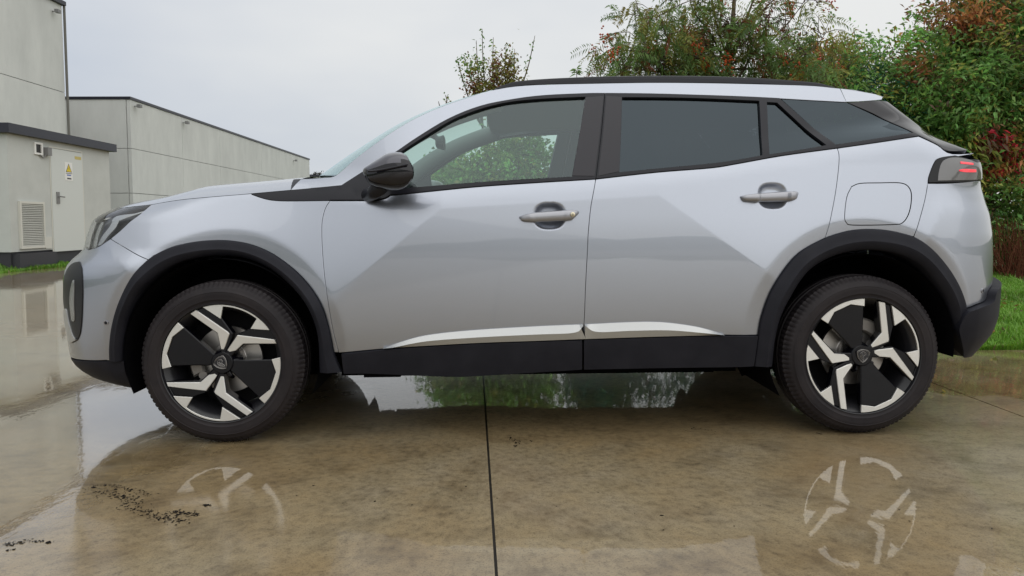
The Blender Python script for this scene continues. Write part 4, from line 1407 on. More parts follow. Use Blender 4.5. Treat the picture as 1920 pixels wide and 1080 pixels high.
def wedge(name, top, fold, bot, m, pars, n=60):
    """folded trim: the upper face leans to the sky, the lower one to the ground"""
    def res(c):
        q = np.array(catmull([uz(i) for i in c], 5))
        d = np.r_[0, np.cumsum(np.linalg.norm(np.diff(q, axis=0), axis=1))]
        s = np.linspace(0, d[-1], n)
        return np.stack([np.interp(s, d, q[:, 0]), np.interp(s, d, q[:, 1])], 1)
    t, f, b_ = res(top), res(fold), res(bot)
    rows = []
    for c, of in ((t, -.006), (t, .004), (f, .020), (b_, .011), (b_, -.006)):
        pp = P(c[:, 0], c[:, 1]); pp[:, 1] -= of
        rows.append(pp)
    V = np.array(rows).reshape(-1, 3)
    fs = [(a * n + k, (a + 1) * n + k, (a + 1) * n + k + 1, a * n + k + 1) for a in range(4) for k in range(n - 1)]
    fs += [tuple(k * n for k in range(5))[::-1], tuple(k * n + n - 1 for k in range(5))]
    o = auto_smooth(mesh(name, V, fs, m, pars[0]), 12)
    mirrored(o, pars[1])


wedge("side_strip", S_F[0], [(719, 652.4), (742, 649.5), (800, 638.5), (900, 631), (1000, 626), (1076, 622.5), (1092, 610)], S_F[2][::-1] + [(1091.5, 635)], M['strip'], FDP)
wedge("side_strip", S_R[0], [(1096.5, 610), (1118, 621), (1180, 619), (1250, 618), (1310, 622.5), (1357, 627.4)], [(1095.5, 635), (1230, 630.5), (1357, 627.5)], M['strip'], RDP)

# ---- arch cladding: two faces with a step, as a ribbon between the traced outer and inner edge
def ribbon(name, outer, inner, m, n=90):
    def res(c):
        q = np.array(catmull([uz(i) for i in c], 6))
        d = np.r_[0, np.cumsum(np.linalg.norm(np.diff(q, axis=0), axis=1))]
        s = np.linspace(0, d[-1], n)
        return np.stack([np.interp(s, d, q[:, 0]), np.interp(s, d, q[:, 1])], 1)
    o, i = res(outer), res(inner)
    prof = [(-.01, -.012), (0, .004), (.04, .0105), (.10, .013), (.30, .017), (.52, .021), (.56, .0225), (.62, .0215), (.80, .012), (.93, .003), (.98, -.004), (1.0, -.014), (1.0, -.06), (.99, -.14)]
    V = []
    for t, of in prof:
        q = o + (i - o) * t
        # the flat lip of the flare follows the outer edge of the body at this point
        yb = P(o[:, 0], o[:, 1])
        pp = P(q[:, 0], q[:, 1])
        pp[:, 1] = yb[:, 1] * .75 + pp[:, 1] * .25 if False else yb[:, 1]
        pp[:, 1] -= of
        V.append(pp)
    V = np.array(V)
    L = len(prof)
    f = [(a * n + b, a * n + b + 1, (a + 1) * n + b + 1, (a + 1) * n + b) for a in range(L - 1) for b in range(n - 1)]
    ob = mesh(name, V.reshape(-1, 3), f, m, car)
    auto_smooth(ob, 28)
    me = ob.data
    import bmesh as _b
    bm = _b.new(); bm.from_mesh(me); _b.ops.recalc_face_normals(bm, faces=bm.faces)
    s = sum(fc.normal.y * fc.calc_area() for fc in bm.faces)
    if s > 0: _b.ops.reverse_faces(bm, faces=bm.faces)
    bm.to_mesh(me); bm.free()
    mirrored(ob, car)
    return ob


ribbon("arch_cladding", ARCH_FO + [(641, 697)], ARCH_FI, M['plastic'])
ribbon("arch_cladding", [(1413, 686)] + ARCH_RO + [(1808, 615), (1803, 668)], ARCH_RI, M['plastic'])

# ---- lamps
panel("headlamp_housing", [HEAD_LOW, [(285, 383), (255, 387.3), (225, 391), (196, 397), (180, 405), (170, 414)], [('n', 418), ('n', 440), ('n', 468)]], M['lampdark'], CC, off=-.03, gap=.001, depth=.02)
hl = panel("headlamp", [HEAD_LOW, [(285, 383), (255, 387.3), (225, 391), (196, 397), (180, 405), (170, 414)], [('n', 418), ('n', 440), ('n', 468)]], M['lens'], CC, off=.001, gap=.001, depth=.004)
HLP = (hl[0], hl[1])
panel("lamp_reflector", [[(250, 396), (216, 401), (206, 412), (222, 409)], [(222, 409), (270, 391), (250, 396)]], M['lampbowl'], HLP, off=-.012, gap=0, depth=.004)
panel("lamp_reflector", [[(219, 410), (211, 425), (199, 438), (186, 455), (178, 460)], [(178, 460), (186, 442), (200, 424), (208, 411)], [(208, 411), (219, 410)]], M['lampbowl'], HLP, off=-.012, gap=0, depth=.004)
panel("lamp_reflector", [[(183, 413), (172, 440), (168, 462)], [(168, 462), (172, 462), (176, 440), (186, 414), (183, 413)]], M['lampbowl'], HLP, off=-.016, gap=0, depth=.004)
lf = panel("light_blade", [[(150, 491), (138, 494), (129, 503), (121, 525), (120, 560), (122, 582)], [(122, 582), (137, 643)], [(137, 643), (146, 637), (152, 620), (155, 580), (155.5, 535), (154, 505), (150, 491)]], M['lampdark'], CC, off=.004, gap=.0005)
LP_ = (lf[0], lf[1])
panel("light_strip", [[(139, 527), (135, 545), (134, 570), (137, 600)], [(137, 600), (142, 600), (141, 570), (141.5, 540), (141, 526), (139, 527)]], M['lampbowl'], LP_, off=.008, gap=0, depth=.004)
panel("bumper_wing", [[(123, 580), (124, 600), (134, 643)], [(134, 643), (146, 636)], [(146, 636), (139, 628), (131, 600), (127, 580), (123, 580)]], M['strip'], LP_, off=.009, gap=0, depth=.006)
tl = panel("tail_lamp", [[(1740, 342.5), (1742, 330), (1752, 305), (1762, 296), (1790, 292)], [(1815, 299), ('r', 306), ('r', 314), ('r', 324), ('r', 338)], [(1832, 338), (1800, 341.5), (1740, 342.5)]], M['lampdark'], CC, off=.006, gap=.001, depth=.03)
TLP = (tl[0], tl[1])
M['taillens'] = mat("tail_lens", (.14, .14, .145), .16, 0, 1.0, .02)
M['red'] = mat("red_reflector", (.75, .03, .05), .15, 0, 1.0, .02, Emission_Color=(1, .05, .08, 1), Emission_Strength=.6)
panel("tail_lens", [[(1757, 339), (1762, 312), (1772, 300), (1795, 297), (1829, 306)], [(1829, 306), ('r', 309), ('r', 322), ('r', 333)], [(1826, 336), (1757, 339)]], M['taillens'], TLP, off=.0085, gap=0, depth=.003)
panel("light_bar", [[(1799, 304.6), (1821, 306.6)], [(1821, 309), (1799, 307.4)]], M['red'], TLP, off=.0105, gap=0, depth=.003, extra=False)
panel("light_bar", [[(1796, 319), (1806, 317.2), (1826, 317.6)], [(1826, 322), (1808, 322), (1796, 320.6)]], M['red'], TLP, off=.0105, gap=0, depth=.003, extra=False)

# ---- parking sensors
for sx, sy, yy in ((199, 605, 0), (1842, 545, 0)):
    q = hit(sx, sy); p0 = P(q[0], q[1]); n0 = PN(q[0], q[1])
    b = MB(); b.tube([p0 - n0 * .002, p0 + n0 * .0025, p0 + n0 * .003], [.011, .0105, .008], 20)
    sen = b.build("parking_sensor", M['handle'], car)
    auto_smooth(sen)
    b = MB(); b.tube([p0 + n0 * .003, p0 + n0 * .0034], [.0066, .0055], 16)
    b.build("sensor_eye", M['plastic'], sen)

# ---- black inner shell: what shows in the shut lines
panel("inner_body", [[(300, 386), (400, 373), (545, 366), (640, 372), (730, 370), (993, 347), (1117, 340), (1233, 328), (1383, 311), (1570, 282), (1723, 262)], [(1740, 350), (1706, 440)],
                     rv(ARCH_RO)[5:], [(1415, 682), (645, 696)], rv(ARCH_FO)[:13], [(280, 484), (230, 455)], [(230, 455), (300, 386)]], M['dark'], CC, off=-.03, gap=.012, skirt=False, extra=False, grid=.05)

# ---- roof side, windscreen pillar
ROOF_SIL = [(564, 336), (600, 332.5), (628, 330), (660, 303), (700, 272), (760, 232), (820, 203), (880, 182), (925, 169), (985, 160.5), (1100, 157), (1300, 155.5), (1500, 160), (1575, 166)]
panel("roof_side", [HOOD_SIDE[-1:] + [(590, 352), (640, 347)], FRAME_TOP, FRAME_TOP_R, QTR_TOP, [(1587, 191), (1575, 166)], rv(ROOF_SIL), [(564, 336), (545, 356)]], M['paint'], CC, gap=.001)


def edge3(c, off=0.0):
    q = np.array(catmull([uz(i) for i in c], 4))
    return P(q[:, 0], q[:, 1]) + PN(q[:, 0], q[:, 1]) * off


def loft(name, edge, crown, m, parent=None, n=28, power=2.4, smooth=True, drop=0.0):
    """a panel across the car from the near edge to its mirror image; crown(i) = (dx, dz) at the middle"""
    V = []
    for i, e in enumerate(edge):
        cx, cz = crown(i / (len(edge) - 1), e)
        for v in np.linspace(0, 1, n + 1):
            w = 1 - abs(2 * v - 1) ** power
            V.append((e[0] + cx * (1 - (2 * v - 1) ** 2), e[1] + (CARW - 2 * e[1]) * v, e[2] + cz * w - drop))
    k = n + 1
    f = [(a * k + b, a * k + b + 1, (a + 1) * k + b + 1, (a + 1) * k + b) for a in range(len(edge) - 1) for b in range(n)]
    ob = mesh(name, V, f, m, parent or car, smooth)
    return ob


he = edge3([(173, 411)] + [(180, 404), (196, 396.5), (225, 390.5), (255, 386.5)] + HOOD_SIDE, 0)
hood = loft("hood", he, lambda t, e: (-.10 * (1 - t) ** 3 - .02, .010 + .075 * min(1, t * 1.6)), M['paint'], power=3.2)
# dark line under the hood edge and its folded side
hb = MB()
lip = np.array(he)
hb.v = []
nn = len(lip)
V = []
for e in lip: V += [e, (e[0], e[1] + .002, e[2] - .012), (e[0], e[1] + .03, e[2] - .02)]
for i in range(nn - 1):
    for k in range(2): hb.f.append((3 * i + k, 3 * i + k + 1, 3 * i + k + 4, 3 * i + k + 3))
hb.v = V
le = hb.build("hood_edge", M['dark'], hood); mirrored(le, hood)
cowl = loft("cowl", np.array([he[-1], edge3([(564, 336), (600, 333)])[0], edge3([(600, 333), (628, 331)])[-1]]), lambda t, e: (-.20 + .06 * t, .03 - .02 * t), M['plastic'])
we = edge3(ROOF_SIL[2:9], 0)
screen = loft("windscreen", we, lambda t, e: (-.17 * (1 - t) - .03, .03 + .03 * t), M['glass'], power=2.2)
re_ = edge3(ROOF_SIL[8:], 0)
roof = loft("roof", re_, lambda t, e: (-.03 * (1 - t), .035), M['paint'], power=2.2)
hl_ = loft("headliner", re_, lambda t, e: (-.03 * (1 - t), .02), M['headliner'], power=2.2, drop=.05)

# ---- spoiler at the end of the roof
sp = MB()
top = [(1576, 166.3), (1600, 168.5), (1640, 176.5), (1655, 181.5)]
bot = [(1587, 190.6), (1610, 190), (1640, 188), (1653, 186.5)]
tp = np.array([at(a, b, .36) for a, b in top]); bt = np.array([at(a, b, .31) for a, b in bot])
n = 20
V = []
for k in range(n + 1):
    w = k / n; cr = 1 - abs(2 * w - 1) ** 2.4
    for q in list(tp) + list(bt[::-1]):
        V.append((q[0] + .06 * cr, q[1] + (CARW - 2 * q[1]) * w, q[2] + .03 * cr))
m_ = len(top) + len(bot)
sp.v = V
sp.f = [(k * m_ + i, k * m_ + (i + 1) % m_, (k + 1) * m_ + (i + 1) % m_, (k + 1) * m_ + i) for k in range(n) for i in range(m_)] + [tuple(range(m_))[::-1], tuple(range(n * m_, n * m_ + m_))]
auto_smooth(sp.build("spoiler", M['paint'], car), 30)

# ---- tail and nose across the car
rw = edge3([('r', q) for q in (188, 205, 222, 240, 256, 272, 284)])
loft("rear_window", rw, lambda t, e: (.05, .0), M['gloss'], power=2.0)
rt = edge3([('r', q) for q in (285, 300, 322, 340, 362, 400, 440, 480, 520)])
loft("tailgate", rt, lambda t, e: (.07, .0), M['paint'], power=2.0)
rb = edge3([('r', q) for q in (521, 540, 560, 590, 618, 640, 662)], .034)
loft("rear_skirt", rb, lambda t, e: (.07, .0), M['plastic'], power=2.0)
nb = edge3([('n', q) for q in (412, 440, 468, 480, 500, 525, 560, 600, 640, 676)])
nose = loft("front_fascia", nb, lambda t, e: (-.10, .0), M['paint'], power=2.0)
gr = edge3([('n', q) for q in (470, 500, 525, 560, 600, 640)])
gp = loft('grille_backing', gr + np.array([[-.004, 0, 0]]), lambda t, e: (-.101, 0), M['dark'], power=2.0)
gm = MB()
for i in range(9):
    t = i / 8
    k = t * (len(gr) - 1); a = int(min(k, len(gr) - 2)); e = gr[a] + (gr[a + 1] - gr[a]) * (k - a)
    pts = []
    for v in np.linspace(.06, .94, 21):
        w = 1 - abs(2 * v - 1) ** 2
        pts.append((e[0] - .10 * w - .006, e[1] + (CARW - 2 * e[1]) * v, e[2]))
    gm.tube(pts, [.006] * len(pts), 6)
gm.build("grille", M['gloss'], car, True)
ns = edge3([('n', q) for q in (677, 690, 700, 710)])
loft("lower_lip", ns, lambda t, e: (-.10, .0), M['plastic'], power=2.0)

# ---- roof rails
rail_top = [(928, 166.5), (945, 159), (965, 153), (1000, 149), (1060, 145.5), (1150, 142.5), (1300, 142), (1420, 146), (1520, 153.5), (1550, 160), (1562, 165)]
rail_bot = [(934, 167.5), (960, 164), (985, 160.5), (1020, 159), (1080, 158), (1150, 156.5), (1300, 156), (1420, 158), (1500, 161.5), (1540, 164), (1561, 165.5)]
tt, bb = catmull([at(a, b, .345) for a, b in rail_top], 3), catmull([at(a, b, .335) for a, b in rail_bot], 3)
rl = MB()
V = []
for a, b in zip(tt, bb):
    h = max(a[2] - b[2], .002)
    V += [(b[0], .318, b[2]), (a[0], .322, b[2] + h * .52), (a[0], .334, b[2] + h * .60), (a[0], .338, b[2] + h * .90), (a[0], .350, a[2]), (a[0], .368, a[2]), (a[0], .376, a[2] - h * .3), (b[0], .376, b[2])]
rl.v = V
k = 8
rl.f = [(i * k + j, i * k + (j + 1) % k, (i + 1) * k + (j + 1) % k, (i + 1) * k + j) for i in range(len(tt) - 1) for j in range(k)] + [tuple(range(k))[::-1], tuple(range((len(tt) - 1) * k, len(tt) * k))]
rail = auto_smooth(rl.build("roof_rail", M['frame'], car), 25)
mirrored(rail, car)

# ---- door mirror
def mirror_shape():
    up = [(679, 322), (682, 314), (702, 300), (719, 288), (731, 284.5), (744, 285), (750, 288.5), (755, 295), (757, 305)]
    lo = [(679, 322), (685, 335), (692, 346), (705, 352), (727, 356.5), (740, 357), (748, 355.5), (754, 351), (757, 344)]
    Y = -.13
    U = np.array([at(a, b, Y) for a, b in up]); Lw = np.array([at(a, b, Y) for a, b in lo])
    xs = U[0][0] + (U[-1][0] - U[0][0]) * (1 - np.cos(np.linspace(0, math.pi / 2, 22)))
    xs = np.r_[xs]
    zt = np.interp(xs, U[:, 0], U[:, 2]); zb = np.interp(xs, Lw[:, 0], Lw[:, 2])
    n = 30
    V, split = [], []
    for i, x in enumerate(xs):
        t = (x - xs[0]) / (xs[-1] - xs[0])
        h = max((zt[i] - zb[i]) / 2, .002); c = (zt[i] + zb[i]) / 2
        rd = math.sqrt(max(0.0, 1 - max(0.0, (t - .90) / .10) ** 2 * .45))
        hy = (.8 + .2 * rd) * .115 * math.sqrt(max(0, 1 - (1 - min(1, t * 1.25)) ** 2)) + .004
        cy = -.105 + .02 * t
        for j in range(n):
            a = 2 * math.pi * j / n
            ca, sa = math.cos(a), math.sin(a)
            e = .66
            yy = cy + hy * math.copysign(abs(ca) ** e, ca)
            zz = c + h * math.copysign(abs(sa) ** e, sa)
            V.append((x - .38 * t * (yy - cy), yy, zz))
    return V, n, len(xs)


mv, mn, ml = mirror_shape()
ztop = max(v[2] for v in mv); zbot = min(v[2] for v in mv)
zsplit = at(730, 312, -.2)[2]
mirror_root = empty("wing_mirror", mv[0]); mirror_root.parent = car
mirror_root.matrix_parent_inverse = Matrix.Translation(-Vector(ROOTC))
cap, low = MB(), MB()
for i in range(ml - 1):
    for j in range(mn):
        q = (i * mn + j, i * mn + (j + 1) % mn, (i + 1) * mn + (j + 1) % mn, (i + 1) * mn + j)
        zc_ = sum(mv[t][2] for t in q) / 4
        xt = (mv[q[0]][0] - mv[0][0]) / (mv[-1][0] - mv[0][0])
        (cap if zc_ > zsplit - .018 + .03 * xt else low).f.append(q)
cap.v = mv; low.v = mv
low.f.append(tuple(range((ml - 1) * mn, ml * mn)))
M['mirrorcap'] = mat("mirror_cap_black", (.05, .05, .065), .3, .4, 1.0, .03)


def prune(mb):
    used = sorted({i for f in mb.f for i in f}); mp = {o: n for n, o in enumerate(used)}
    mb.v = [mb.v[i] for i in used]; mb.f = [tuple(mp[i] for i in f) for f in mb.f]
    return mb


auto_smooth(prune(cap).build("mirror_cap", M['mirrorcap'], mirror_root), 60)
auto_smooth(prune(low).build("mirror_housing", M['gloss'], mirror_root), 60)
# indicator strip along the housing
ist = MB()
pts = [at(a, b, -.222) for a, b in ((690, 321), (705, 320), (730, 315.5), (752, 311), (765, 308))]
ist.tube(catmull(pts, 4), [.004] * (4 * (len(pts) - 1) + 1), 8)
ist.build("turn_signal", M['frame'], mirror_root, True)
arm = MB()
a0, a1, a2 = at(712, 350, -.08), at(700, 362, -.01), at(690, 366, .05)
arm.tube([a0, a1, a2], [.035, .028, .03], 12)
arm.build("mirror_arm", M['frame'], mirror_root, True)
gl = MB()
c = np.mean(np.array(mv[-mn:]), 0)
ring = [(v[0] + .0012, c[1] + (v[1] - c[1]) * .86, c[2] + (v[2] - c[2]) * .86) for v in mv[-mn:]]
gl.v = ring; gl.f = [tuple(range(mn))]
gl.build("mirror_glass", M['mirror'], mirror_root)
far = empty("wing_mirror", (mv[0][0], CARW - mv[0][1], mv[0][2])); far.parent = car
far.matrix_parent_inverse = Matrix.Translation(-Vector(ROOTC))
for ch in list(mirror_root.children):
    n_ = mirrored(ch, None)
    n_.parent = far; n_.matrix_parent_inverse = Matrix.Translation(-Vector(far["org"]))


# ---- door handles
def handle(c, pars, key, bar_px):
    """bar with tapering ends standing over the pocket"""
    up, lo = bar_px
    U = np.array([at(a, b, -.02) for a, b in up]); Lw = np.array([at(a, b, -.02) for a, b in lo])
    xs = np.linspace(U[0][0], U[-1][0], 26)
    zt = np.interp(xs, U[:, 0], U[:, 2]); zb = np.interp(xs, Lw[:, 0], Lw[:, 2])
    n = 14
    V = []
    for i, x in enumerate(xs):
        t = i / (len(xs) - 1)
        e_ = min(t, 1 - t) * 2
        proud = .012 + .026 * math.sqrt(min(1, e_ * 2.2))
        h = max((zt[i] - zb[i]) / 2, .001); cz = (zt[i] + zb[i]) / 2
        yb = float(base(x, cz)) if not (dents[0][0] - .07 < x < dents[0][0] + .07 or dents[1][0] - .07 < x < dents[1][0] + .07) else float(base(x, cz + .09)) - .004
        for j in range(n):
            a = 2 * math.pi * j / n
            ca, sa = math.cos(a), math.sin(a)
            V.append((x, yb - proud * .5 + .004 + (proud * .5) * math.copysign(abs(ca) ** .7, ca), cz + h * math.copysign(abs(sa) ** .8, sa)))
    b = MB(); b.v = V
    L = len(xs)
    b.f = [(i * n + j, i * n + (j + 1) % n, (i + 1) * n + (j + 1) % n, (i + 1) * n + j) for i in range(L - 1) for j in range(n)] + [tuple(range(n))[::-1], tuple(range((L - 1) * n, L * n))]
    o = auto_smooth(b.build("door_handle", M['handle'], pars[0]), 50)
    mirrored(o, pars[1])
    if key:
        q = at(1074.5, 402, -.03); yb = float(base(q[0], q[2])) - .033
        k = MB(); k.tube([(q[0], yb + .012, q[2]), (q[0], yb - .001, q[2]), (q[0], yb - .002, q[2])], [.0095, .0095, .008], 20)
        auto_smooth(k.build("key_lock", M['brass'], pars[0]))
        k = MB(); k.box((q[0] - .0012, yb - .0028, q[2] - .005), (q[0] + .0012, yb - .0015, q[2] + .005))
        k.build("key_slot", M['dark'], pars[0])


handle(0, FDP, True, ([(974, 406), (985, 401.5), (1003, 398), (1063, 393.5), (1080, 393), (1087, 396)], [(974, 409), (980, 415.5), (1003, 417), (1057, 414.5), (1073, 413), (1087, 400)]))
handle(1, RDP, False, ([(1398, 367), (1408, 364), (1428, 361.5), (1480, 358), (1505, 357), (1512, 359)], [(1398, 369.5), (1404, 376.5), (1430, 378), (1483, 377), (1506, 374), (1512, 364)]))


# ---- wheels
hubF = at(416, 682, .045); hubR = at(1617, 667, .045)
RT = .348
hubF[2] = hubR[2] = RT - .006
RR = .247
WC, WS = np.array([580.0, 545.0]), RR / 354.0
wp = lambda pts: [((a - WC[0]) * WS, -(b - WC[1]) * WS) for a, b in pts]
SPOKES = [wp([(672, 211), (712, 219), (743, 446), (740, 460), (638, 502), (635, 484), (696, 405)]), wp([(640, 523), (656, 514), (768, 499), (902, 680), (890, 703), (753, 559), (690, 554)])]
BODIES = [wp([(664, 206), (752, 236), (774, 364), (752, 470), (690, 502), (600, 530), (600, 512), (636, 478), (690, 404)]), wp([(600, 528), (655, 508), (768, 492), (850, 527), (926, 622), (894, 712), (748, 565), (690, 560), (600, 560)])]
BLADE = wp([(584, 236), (502, 226), (402, 271), (361, 343), (470, 452), (512, 500), (560, 520), (584, 500)])
PATTERN_A = wp([(584, 240), (498, 228), (398, 274), (360, 344), (322, 320)])     # inner edge of the bright rim arc behind a blade
PATTERN_B = wp([(752, 236), (773, 362), (838, 320)])
PATTERN_C = wp([(922, 618), (850, 530), (921, 515)])


def arc(a0, a1, r, n=14):
    return [(r * math.cos(a0 + (a1 - a0) * i / (n - 1)), r * math.sin(a0 + (a1 - a0) * i / (n - 1))) for i in range(n)]


ang = lambda p: math.atan2(p[1], p[0])


def make_wheel(hub, rot, side, name="wheel"):
    """side = +1: face towards -y (near side)"""
    cr, sr = math.cos(rot), math.sin(rot)

    def fr(x, y, z):
        return (hub[0] + x * cr - z * sr, hub[1] + y * side, hub[2] + x * sr + z * cr)
    root = empty(name, hub); root.parent = car
    root.matrix_parent_inverse = Matrix.Translation(-Vector(ROOTC))

    def fin(b, nm, m, smooth=None):
        if side < 0: b.f = [q[::-1] for q in b.f]
        o = b.build(nm, m, root)
        if smooth: auto_smooth(o, smooth)
        return o
    # tyre with shoulder blocks; y measured from the outer sidewall plane inwards
    prof = [(.2492, .022), (.2496, .005), (.256, .006), (.266, .0015), (.2675, .0004), (.2695, .0004), (.271, .0008), (.285, -.003), (.297, -.001), (.2985, -.0022), (.3005, -.0018), (.302, .000), (.312, .006), (.3145, .0065), (.326, .016), (.335, .032), (.3395, .034), (.3425, .052), (.3425, .074), (.336, .076), (.336, .084), (.3435, .086), (.3435, .108), (.336, .110), (.336, .118), (.3425, .120), (.3425, .150), (.3395, .168), (.335, .172), (.318, .190), (.285, .205), (.25, .20), (.228, .19)]
    nseg = 400
    V, f = [], []
    mlen = len(prof)
    for j in range(nseg):
        t = 2 * math.pi * j / nseg
        ph = j % 4
        for i, (r, y) in enumerate(prof):
            rr, yy = r, y
            if 14 <= i <= 16 or 27 <= i <= 29:
                if ph == 3: rr -= .0035; yy += .0015 if i < 20 else -.0015
            elif i in (17, 26) and ph == 3: rr -= .005
            sag = 0.0
            p = fr(rr * math.cos(t), yy, rr * math.sin(t))
            if p[2] < .001: p = (p[0], p[1], .001)
            V.append(p)
    for j in range(nseg):
        k = (j + 1) % nseg
        for i in range(mlen - 1):
            f.append((j * mlen + i, k * mlen + i, k * mlen + i + 1, j * mlen + i + 1))
    b = MB(); b.v = V; b.f = f
    fin(b, "tyre", M['rubber'], 40)
    # rim barrel
    b = MB(); b.lathe([(.253, .010), (.2505, .002), (.2480, .004), (.2470, .022), (.228, .036), (.212, .075), (.205, .19)], 96, fr); b.f = [q[::-1] for q in b.f]
    fin(b, "rim", M['wheelvoid'], 40)
    b = MB(); b.lathe([(.205, .16), (.001, .165)], 48, fr); b.f = [q[::-1] for q in b.f]
    fin(b, "wheel_back", M['dark'])
    b = MB(); b.lathe([(.001, .085), (.07, .085), (.072, .10), (.075, .102), (.142, .102), (.142, .118)], 72, fr); b.f = [q[::-1] for q in b.f]
    fin(b, "brake_disc", M['steel'], 30)
    # brake caliper sits ahead of the axle and does not turn with the wheel
    b = MB()
    for da, db, y0 in ((0, 1, .055), (0, 1, .075)):
        pass
    a0 = (R(185) if hub[0] < 0 else R(62)) - rot
    pol = arc(a0 - R(22), a0 + R(22), .158, 9) + arc(a0 + R(22), a0 - R(22), .10, 9)
    b.prism(pol, .068, .135, .008, fr)
    for d in (-R(27), R(27)):
        px_, pz_ = .115 * math.cos(a0 + d), .115 * math.sin(a0 + d)
        b.tube([fr(px_, .062, pz_), fr(px_, .12, pz_)], [.018, .02], 12)
    fin(b, "brake_caliper", M['caliper'], 40)
    # spider
    for h in (0, math.pi):
        c2, s2 = math.cos(h), math.sin(h)
        rt = lambda pts: [(x * c2 - z * s2, x * s2 + z * c2) for x, z in pts]
        for sp_, bd in zip(SPOKES, BODIES):
            b = MB(); b.prism(rt(bd), .020, .060, .004, fr)
            body = fin(b, "spoke", M['wheelblack'], 25)
            # the machined face leans in towards the hub
            def frs(x, y, z):
                r = math.hypot(x, z)
                d = .016 * max(0, 1 - r / (RR * .62))
                return fr(x, y + d, z)
            b = MB(); b.prism(rt(sp_), .010, .024, .0018, frs)
            if side < 0: b.f = [q[::-1] for q in b.f]
            auto_smooth(b.build("spoke_face", M['alloy'], root), 20)
        b = MB(); b.prism(rt(BLADE), .013, .045, .004, lambda x, y, z: fr(x, y + .010 * max(0, 1 - math.hypot(x, z) / RR), z))
        fin(b, "spoke_blade", M['wheelblack'], 25)
        # bright arc behind the blade
        pa = rt(PATTERN_A)
        o = arc(ang(rt([PATTERN_A[-1]])[0]), ang(rt([PATTERN_A[-1]])[0]) - ((ang(PATTERN_A[-1]) - ang(PATTERN_A[0])) % (2 * math.pi)), RR * .994, 16)
        b = MB(); b.prism(pa + o, .009, .02, .0012, fr)
        fin(b, "rim_arc", M['alloy'], 20)
        # bright arc with two teeth in the open sector
        B0, C0 = rt(PATTERN_B), rt(PATTERN_C)
        aB, aC = ang(B0[0]), ang(C0[0])
        span = (aB - aC) % (2 * math.pi)
        outer = arc(aC, aC + span, RR * .994, 20)
        ib, ic = ang(B0[2]), ang(C0[2])
        inner = arc(ib, ib - ((ib - ic) % (2 * math.pi)), RR * .962, 12)
        b = MB(); b.prism([*outer[1:-1], B0[0], B0[1], *inner, C0[1], C0[0]], .009, .02, .0012, fr)
        fin(b, "rim_arc", M['alloy'], 20)
    b = MB(); b.tube([fr(0, .016, 0), fr(0, .022, 0), fr(0, .07, 0)], [.042, .048, .058], 40)
    hubp = fin(b, "hub", M['wheelblack'], 35)
    b = MB()
    for k in range(5):
        a = 2 * math.pi * k / 5 + .6
        b.tube([fr(.03 * math.cos(a), .030, .03 * math.sin(a)), fr(.062 * math.cos(a), .034, .062 * math.sin(a)), fr(.075 * math.cos(a), .05, .075 * math.sin(a))], [.011, .011, .008], 10)
    fin(b, "hub_arm", M['wheelblack'], 35)
    if side > 0:
        # shield badge with a lion head in profile
        sh = [(0, .032), (.012, .030), (.026, .024), (.031, .019), (.029, .002), (.022, -.013), (.012, -.025), (0, -.033)]
        sh = sh + [(-x, z) for x, z in sh[1:-1][::-1]]
        k = .92
        e0 = R(-4)
        sh = [((x * math.cos(e0) - z * math.sin(e0)) * k, (x * math.sin(e0) + z * math.cos(e0)) * k) for x, z in sh]
        b = MB(); b.prism(sh, .0095, .020, .002, fr)
        fin(b, "badge", M['gloss'], 25)

        def loop(pts, r, closed=False):
            q = [fr(x, .0088, z) for x, z in (list(pts) + ([pts[0]] if closed else []))]
            b.tube(q, [r] * len(q), 6)
        b = MB()
        loop([(x * .94, z * .94) for x, z in sh], .0011, True)
        loop([(x * .80, z * .80 + .0005) for x, z in sh], .0005, True)
        lion = [[(-.006, .016), (.001, .018), (.007, .016), (.012, .012), (.013, .008), (.009, .007)], [(.009, .007), (.012, .003), (.008, .001), (.005, .003), (.003, .000)],
                [(-.006, .016), (-.012, .010), (-.013, .002), (-.010, -.007), (-.004, -.014), (.001, -.019)], [(-.004, .012), (-.008, .005), (-.007, -.003), (-.002, -.010)],
                [(.003, .000), (.001, -.006), (.003, -.011), (.001, -.019)], [(-.001, .009), (-.003, .003), (-.001, -.004)], [(.003, .012), (.006, .0105)]]
        for c in lion: loop(c, .0009)
        fin(b, "badge_relief", M['steel'], 60)
    # valve weight dot / yellow paint dot of a new tyre
    return root


YO = .0
rotF, rotR = R(46), 0.0
hubF_ = (hubF[0], .03, hubF[2]); hubR_ = (hubR[0], .03, hubR[2])
make_wheel(hubF_, rotF, 1)
make_wheel(hubR_, rotR, 1)
make_wheel((hubF[0], CARW - .03, hubF[2]), R(20), -1)
make_wheel((hubR[0], CARW - .03, hubR[2]), R(75), -1)

# ---- wheel wells, floor, underside
for hub in (hubF_, hubR_):
    A0, A1 = (R(-25), R(228)) if hub is hubF_ else (R(-6), R(216))
    for sgn in (0, 1):
        b = MB()
        n = 30
        V = []
        for i in range(n + 1):
            a = A0 + A1 * i / n
            x, z = hub[0] + .405 * math.cos(a), hub[2] + .03 + .405 * math.sin(a)
            for y in (.055, .55): V.append((x, y if not sgn else CARW - y, z))
        b.v = V
        b.f = [(2 * i, 2 * i + 1, 2 * i + 3, 2 * i + 2) for i in range(n)]
        # inner wall of the well
        k = len(V)
        wall = [(hub[0] + .42 * math.cos(A0 + A1 * i / n), (.5 if not sgn else CARW - .5), hub[2] + .03 + .42 * math.sin(A0 + A1 * i / n)) for i in range(n + 1)]
        b.v = V + wall
        b.f.append(tuple(range(k, k + n + 1)))
        auto_smooth(b.build("wheel_well", M['underbody'], car), 40)
b = MB()
